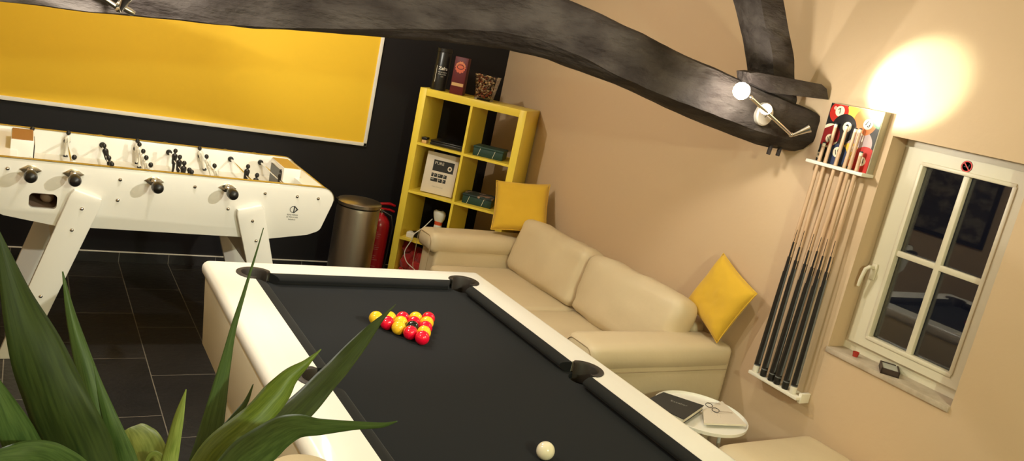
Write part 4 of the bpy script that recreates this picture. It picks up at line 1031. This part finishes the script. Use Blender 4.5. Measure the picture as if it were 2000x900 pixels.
# ------------------------------------------------------------------ picture on the left wall (seen mirrored in the window)
pc = thing('framed_painting', (XL+.02, 4.7, 1.05), 'dark landscape painting on the left wall, mirrored in the window panes', 'painting')
build('canvas', MB().bx(XL+.001, XL+.02, 4.2, 5.2, 1.0, 1.75), m_frost, pc)
build('frame', MB().bx(XL+.001, XL+.03, 4.16, 4.2, .96, 1.79, r=.004).bx(XL+.001, XL+.03, 5.2, 5.24, .96, 1.79, r=.004).bx(XL+.001, XL+.03, 4.2, 5.2, .96, 1.0, r=.004).bx(XL+.001, XL+.03, 4.2, 5.2, 1.75, 1.79, r=.004), m_black, pc)

# ------------------------------------------------------------------ foreground plant
def at(u, v, dist):
    d = ray(u, v).normalized(); return V((0, 0, H))+d*dist
crown = at(290, 1150, 1.12)
pl = thing('potted_yucca', (crown.x, crown.y, 0), 'green strap leaved potted plant in the left foreground', 'plant')
build('pot', MB().lathe((crown.x, crown.y, 0), [(.12, 0), (.16, .26), (.175, .26), (.175, .31), (.155, .31), (.15, .27), (.0001, .27)], seg=40, cap=False).lathe((crown.x, crown.y, 0), [(.12, 0), (.12, .002)], seg=40), m_pot, pl, fix=False)
build('soil', MB().lathe((crown.x, crown.y, 0), [(.149, .271), (.10, .285), (.0001, .288)], seg=30, cap=False), m_soil, pl, fix=False)
build('cane', MB().tube([(crown.x+.015*math.sin(i*.7), crown.y+.012*math.cos(i), .28+(crown.z-.26)*i/12) for i in range(13)], [.032-.008*i/12 for i in range(13)], seg=16), m_cane, pl)
leaves = [
 ([(-12, 432), (28, 560), (72, 680), (112, 790), (150, 880), (200, 1000), (270, 1110)], [2, 38, 78, 92, 98, 85, 40], .92, 1.08, 0, .25),
 ([(122, 530), (136, 600), (158, 690), (182, 790), (205, 880), (235, 1000), (280, 1110)], [1, 12, 26, 40, 48, 50, 35], 1.12, 1.10, 0, .5),
 ([(183, 712), (203, 780), (225, 850), (243, 910), (262, 1000), (288, 1110)], [1, 16, 30, 40, 44, 32], 1.02, 1.10, 0, .3),
 ([(252, 836), (262, 850), (275, 880), (285, 930), (290, 1010), (290, 1110)], [34, 56, 72, 78, 70, 40], 1.25, 1.14, 1, .2),
 ([(364, 760), (350, 810), (339, 860), (330, 905), (316, 1000), (295, 1110)], [1, 15, 22, 27, 32, 26], 1.06, 1.10, 1, .3),
 ([(515, 445), (497, 505), (477, 570), (455, 645), (440, 715), (423, 795), (403, 880), (365, 1000), (305, 1110)], [1, 3, 6, 11, 20, 34, 46, 50, 35], 1.32, 1.14, 0, .3),
 ([(495, 750), (480, 785), (458, 815), (432, 850), (395, 910), (300, 1110)], [1, 8, 13, 17, 20, 22], 1.20, 1.13, 0, .3),
 ([(627, 682), (611, 697), (596, 712), (567, 738), (541, 770), (505, 808), (469, 838), (414, 890), (360, 990), (305, 1110)], [1, 7, 15, 33, 49, 50, 54, 62, 60, 40], 1.16, 1.10, 2, .45),
 ([(773, 594), (752, 615), (728, 640), (700, 672), (664, 712), (632, 746), (585, 795), (540, 836), (480, 895), (400, 1000), (310, 1110)], [.6, 7, 19, 31, 39, 44, 52, 52, 50, 46, 36], 1.42, 1.15, 3, .2),
 ([(776, 822), (744, 830), (690, 831), (625, 834), (582, 832), (545, 845), (505, 872), (462, 908), (400, 995), (310, 1110)], [1, 9, 16, 29, 42, 58, 68, 72, 60, 38], .98, 1.08, 0, .3),
 ([(-40, 700), (0, 775), (32, 840), (62, 900), (130, 1000), (260, 1110)], [4, 30, 48, 52, 48, 30], .95, 1.08, 0, .3),
 ([(-60, 905), (0, 890), (60, 884), (110, 898), (165, 950), (265, 1110)], [6, 22, 40, 46, 50, 40], .90, 1.06, 0, .2),
 ([(285, 905), (300, 892), (312, 915), (310, 960), (300, 1110)], [6, 20, 26, 28, 24], 1.2, 1.14, 1, .2)]
m_leafb = leaf_mat('leaf_bright_base', (.085, .13, .015), (.15, .21, .03)); m_leafm = leaf_mat('leaf_mid_green', (.020, .036, .008), (.042, .066, .015)); m_leafd = leaf_mat('leaf_backlit_dark', (.030, .045, .012), (.05, .075, .018))  # last green is darkened so its leaf looks backlit
def cat(pts, n):
    out = []
    for i in range(len(pts)-1):
        p0, p1, p2, p3 = pts[max(i-1, 0)], pts[i], pts[i+1], pts[min(i+2, len(pts)-1)]
        for k in range(n):
            t_ = k/n; out.append([.5*((2*p1[c])+(p2[c]-p0[c])*t_+(2*p0[c]-5*p1[c]+4*p2[c]-p3[c])*t_*t_+(3*p1[c]-p0[c]-3*p2[c]+p3[c])*t_**3) for c in range(len(p1))])
    return out+[list(pts[-1])]
for sp3, wd, d0, d1, mk_, fold in leaves:
    n = len(sp3); data = [(sp3[i][0], sp3[i][1], wd[i], d0+(d1-d0)*(i/(n-1))**1.3) for i in range(n)]
    cv = cat(data, 7); pts = [at(u, v, dd) for u, v, w_, dd in cv]; m = MB(); C = 8; loops = []
    for i, (u, v, w_, dd) in enumerate(cv):
        t_ = (pts[min(i+1, len(pts)-1)]-pts[max(i-1, 0)]).normalized(); vd = (pts[i]-V((0, 0, H))).normalized()
        s_ = t_.cross(vd).normalized(); nn = s_.cross(t_).normalized()
        hw = max(w_, .6)/2*dd/FPX; tw = .35*math.sin(i*.13+u*.01); s2 = s_*math.cos(tw)+nn*math.sin(tw); n2 = s2.cross(t_); hw /= max(.6, math.cos(tw))
        lp_ = []
        for k in range(C+1):
            a = 2*k/C-1; lp_.append(pts[i]+s2*hw*a+n2*hw*(fold*(abs(a)**1.3)+.05*math.sin(i*.6+a*3)*abs(a)))
        loops.append(lp_)
    m.ring(loops, 0, False, False, closed=False)
    for i in range(len(loops)):
        for k in range(C+1): m.uv[i*(C+1)+k] = (k/C, i*.1)
    if sp3[0][0] == -12: mk_ = 4
    o = build('leaf', m, {4: m_leafm, 0: m_leaf, 1: m_leaf2, 2: m_leafb, 3: m_leafd}[mk_], pl, ang=180, fix=False)
    sol = o.modifiers.new('thickness', 'SOLIDIFY'); sol.thickness = .0009
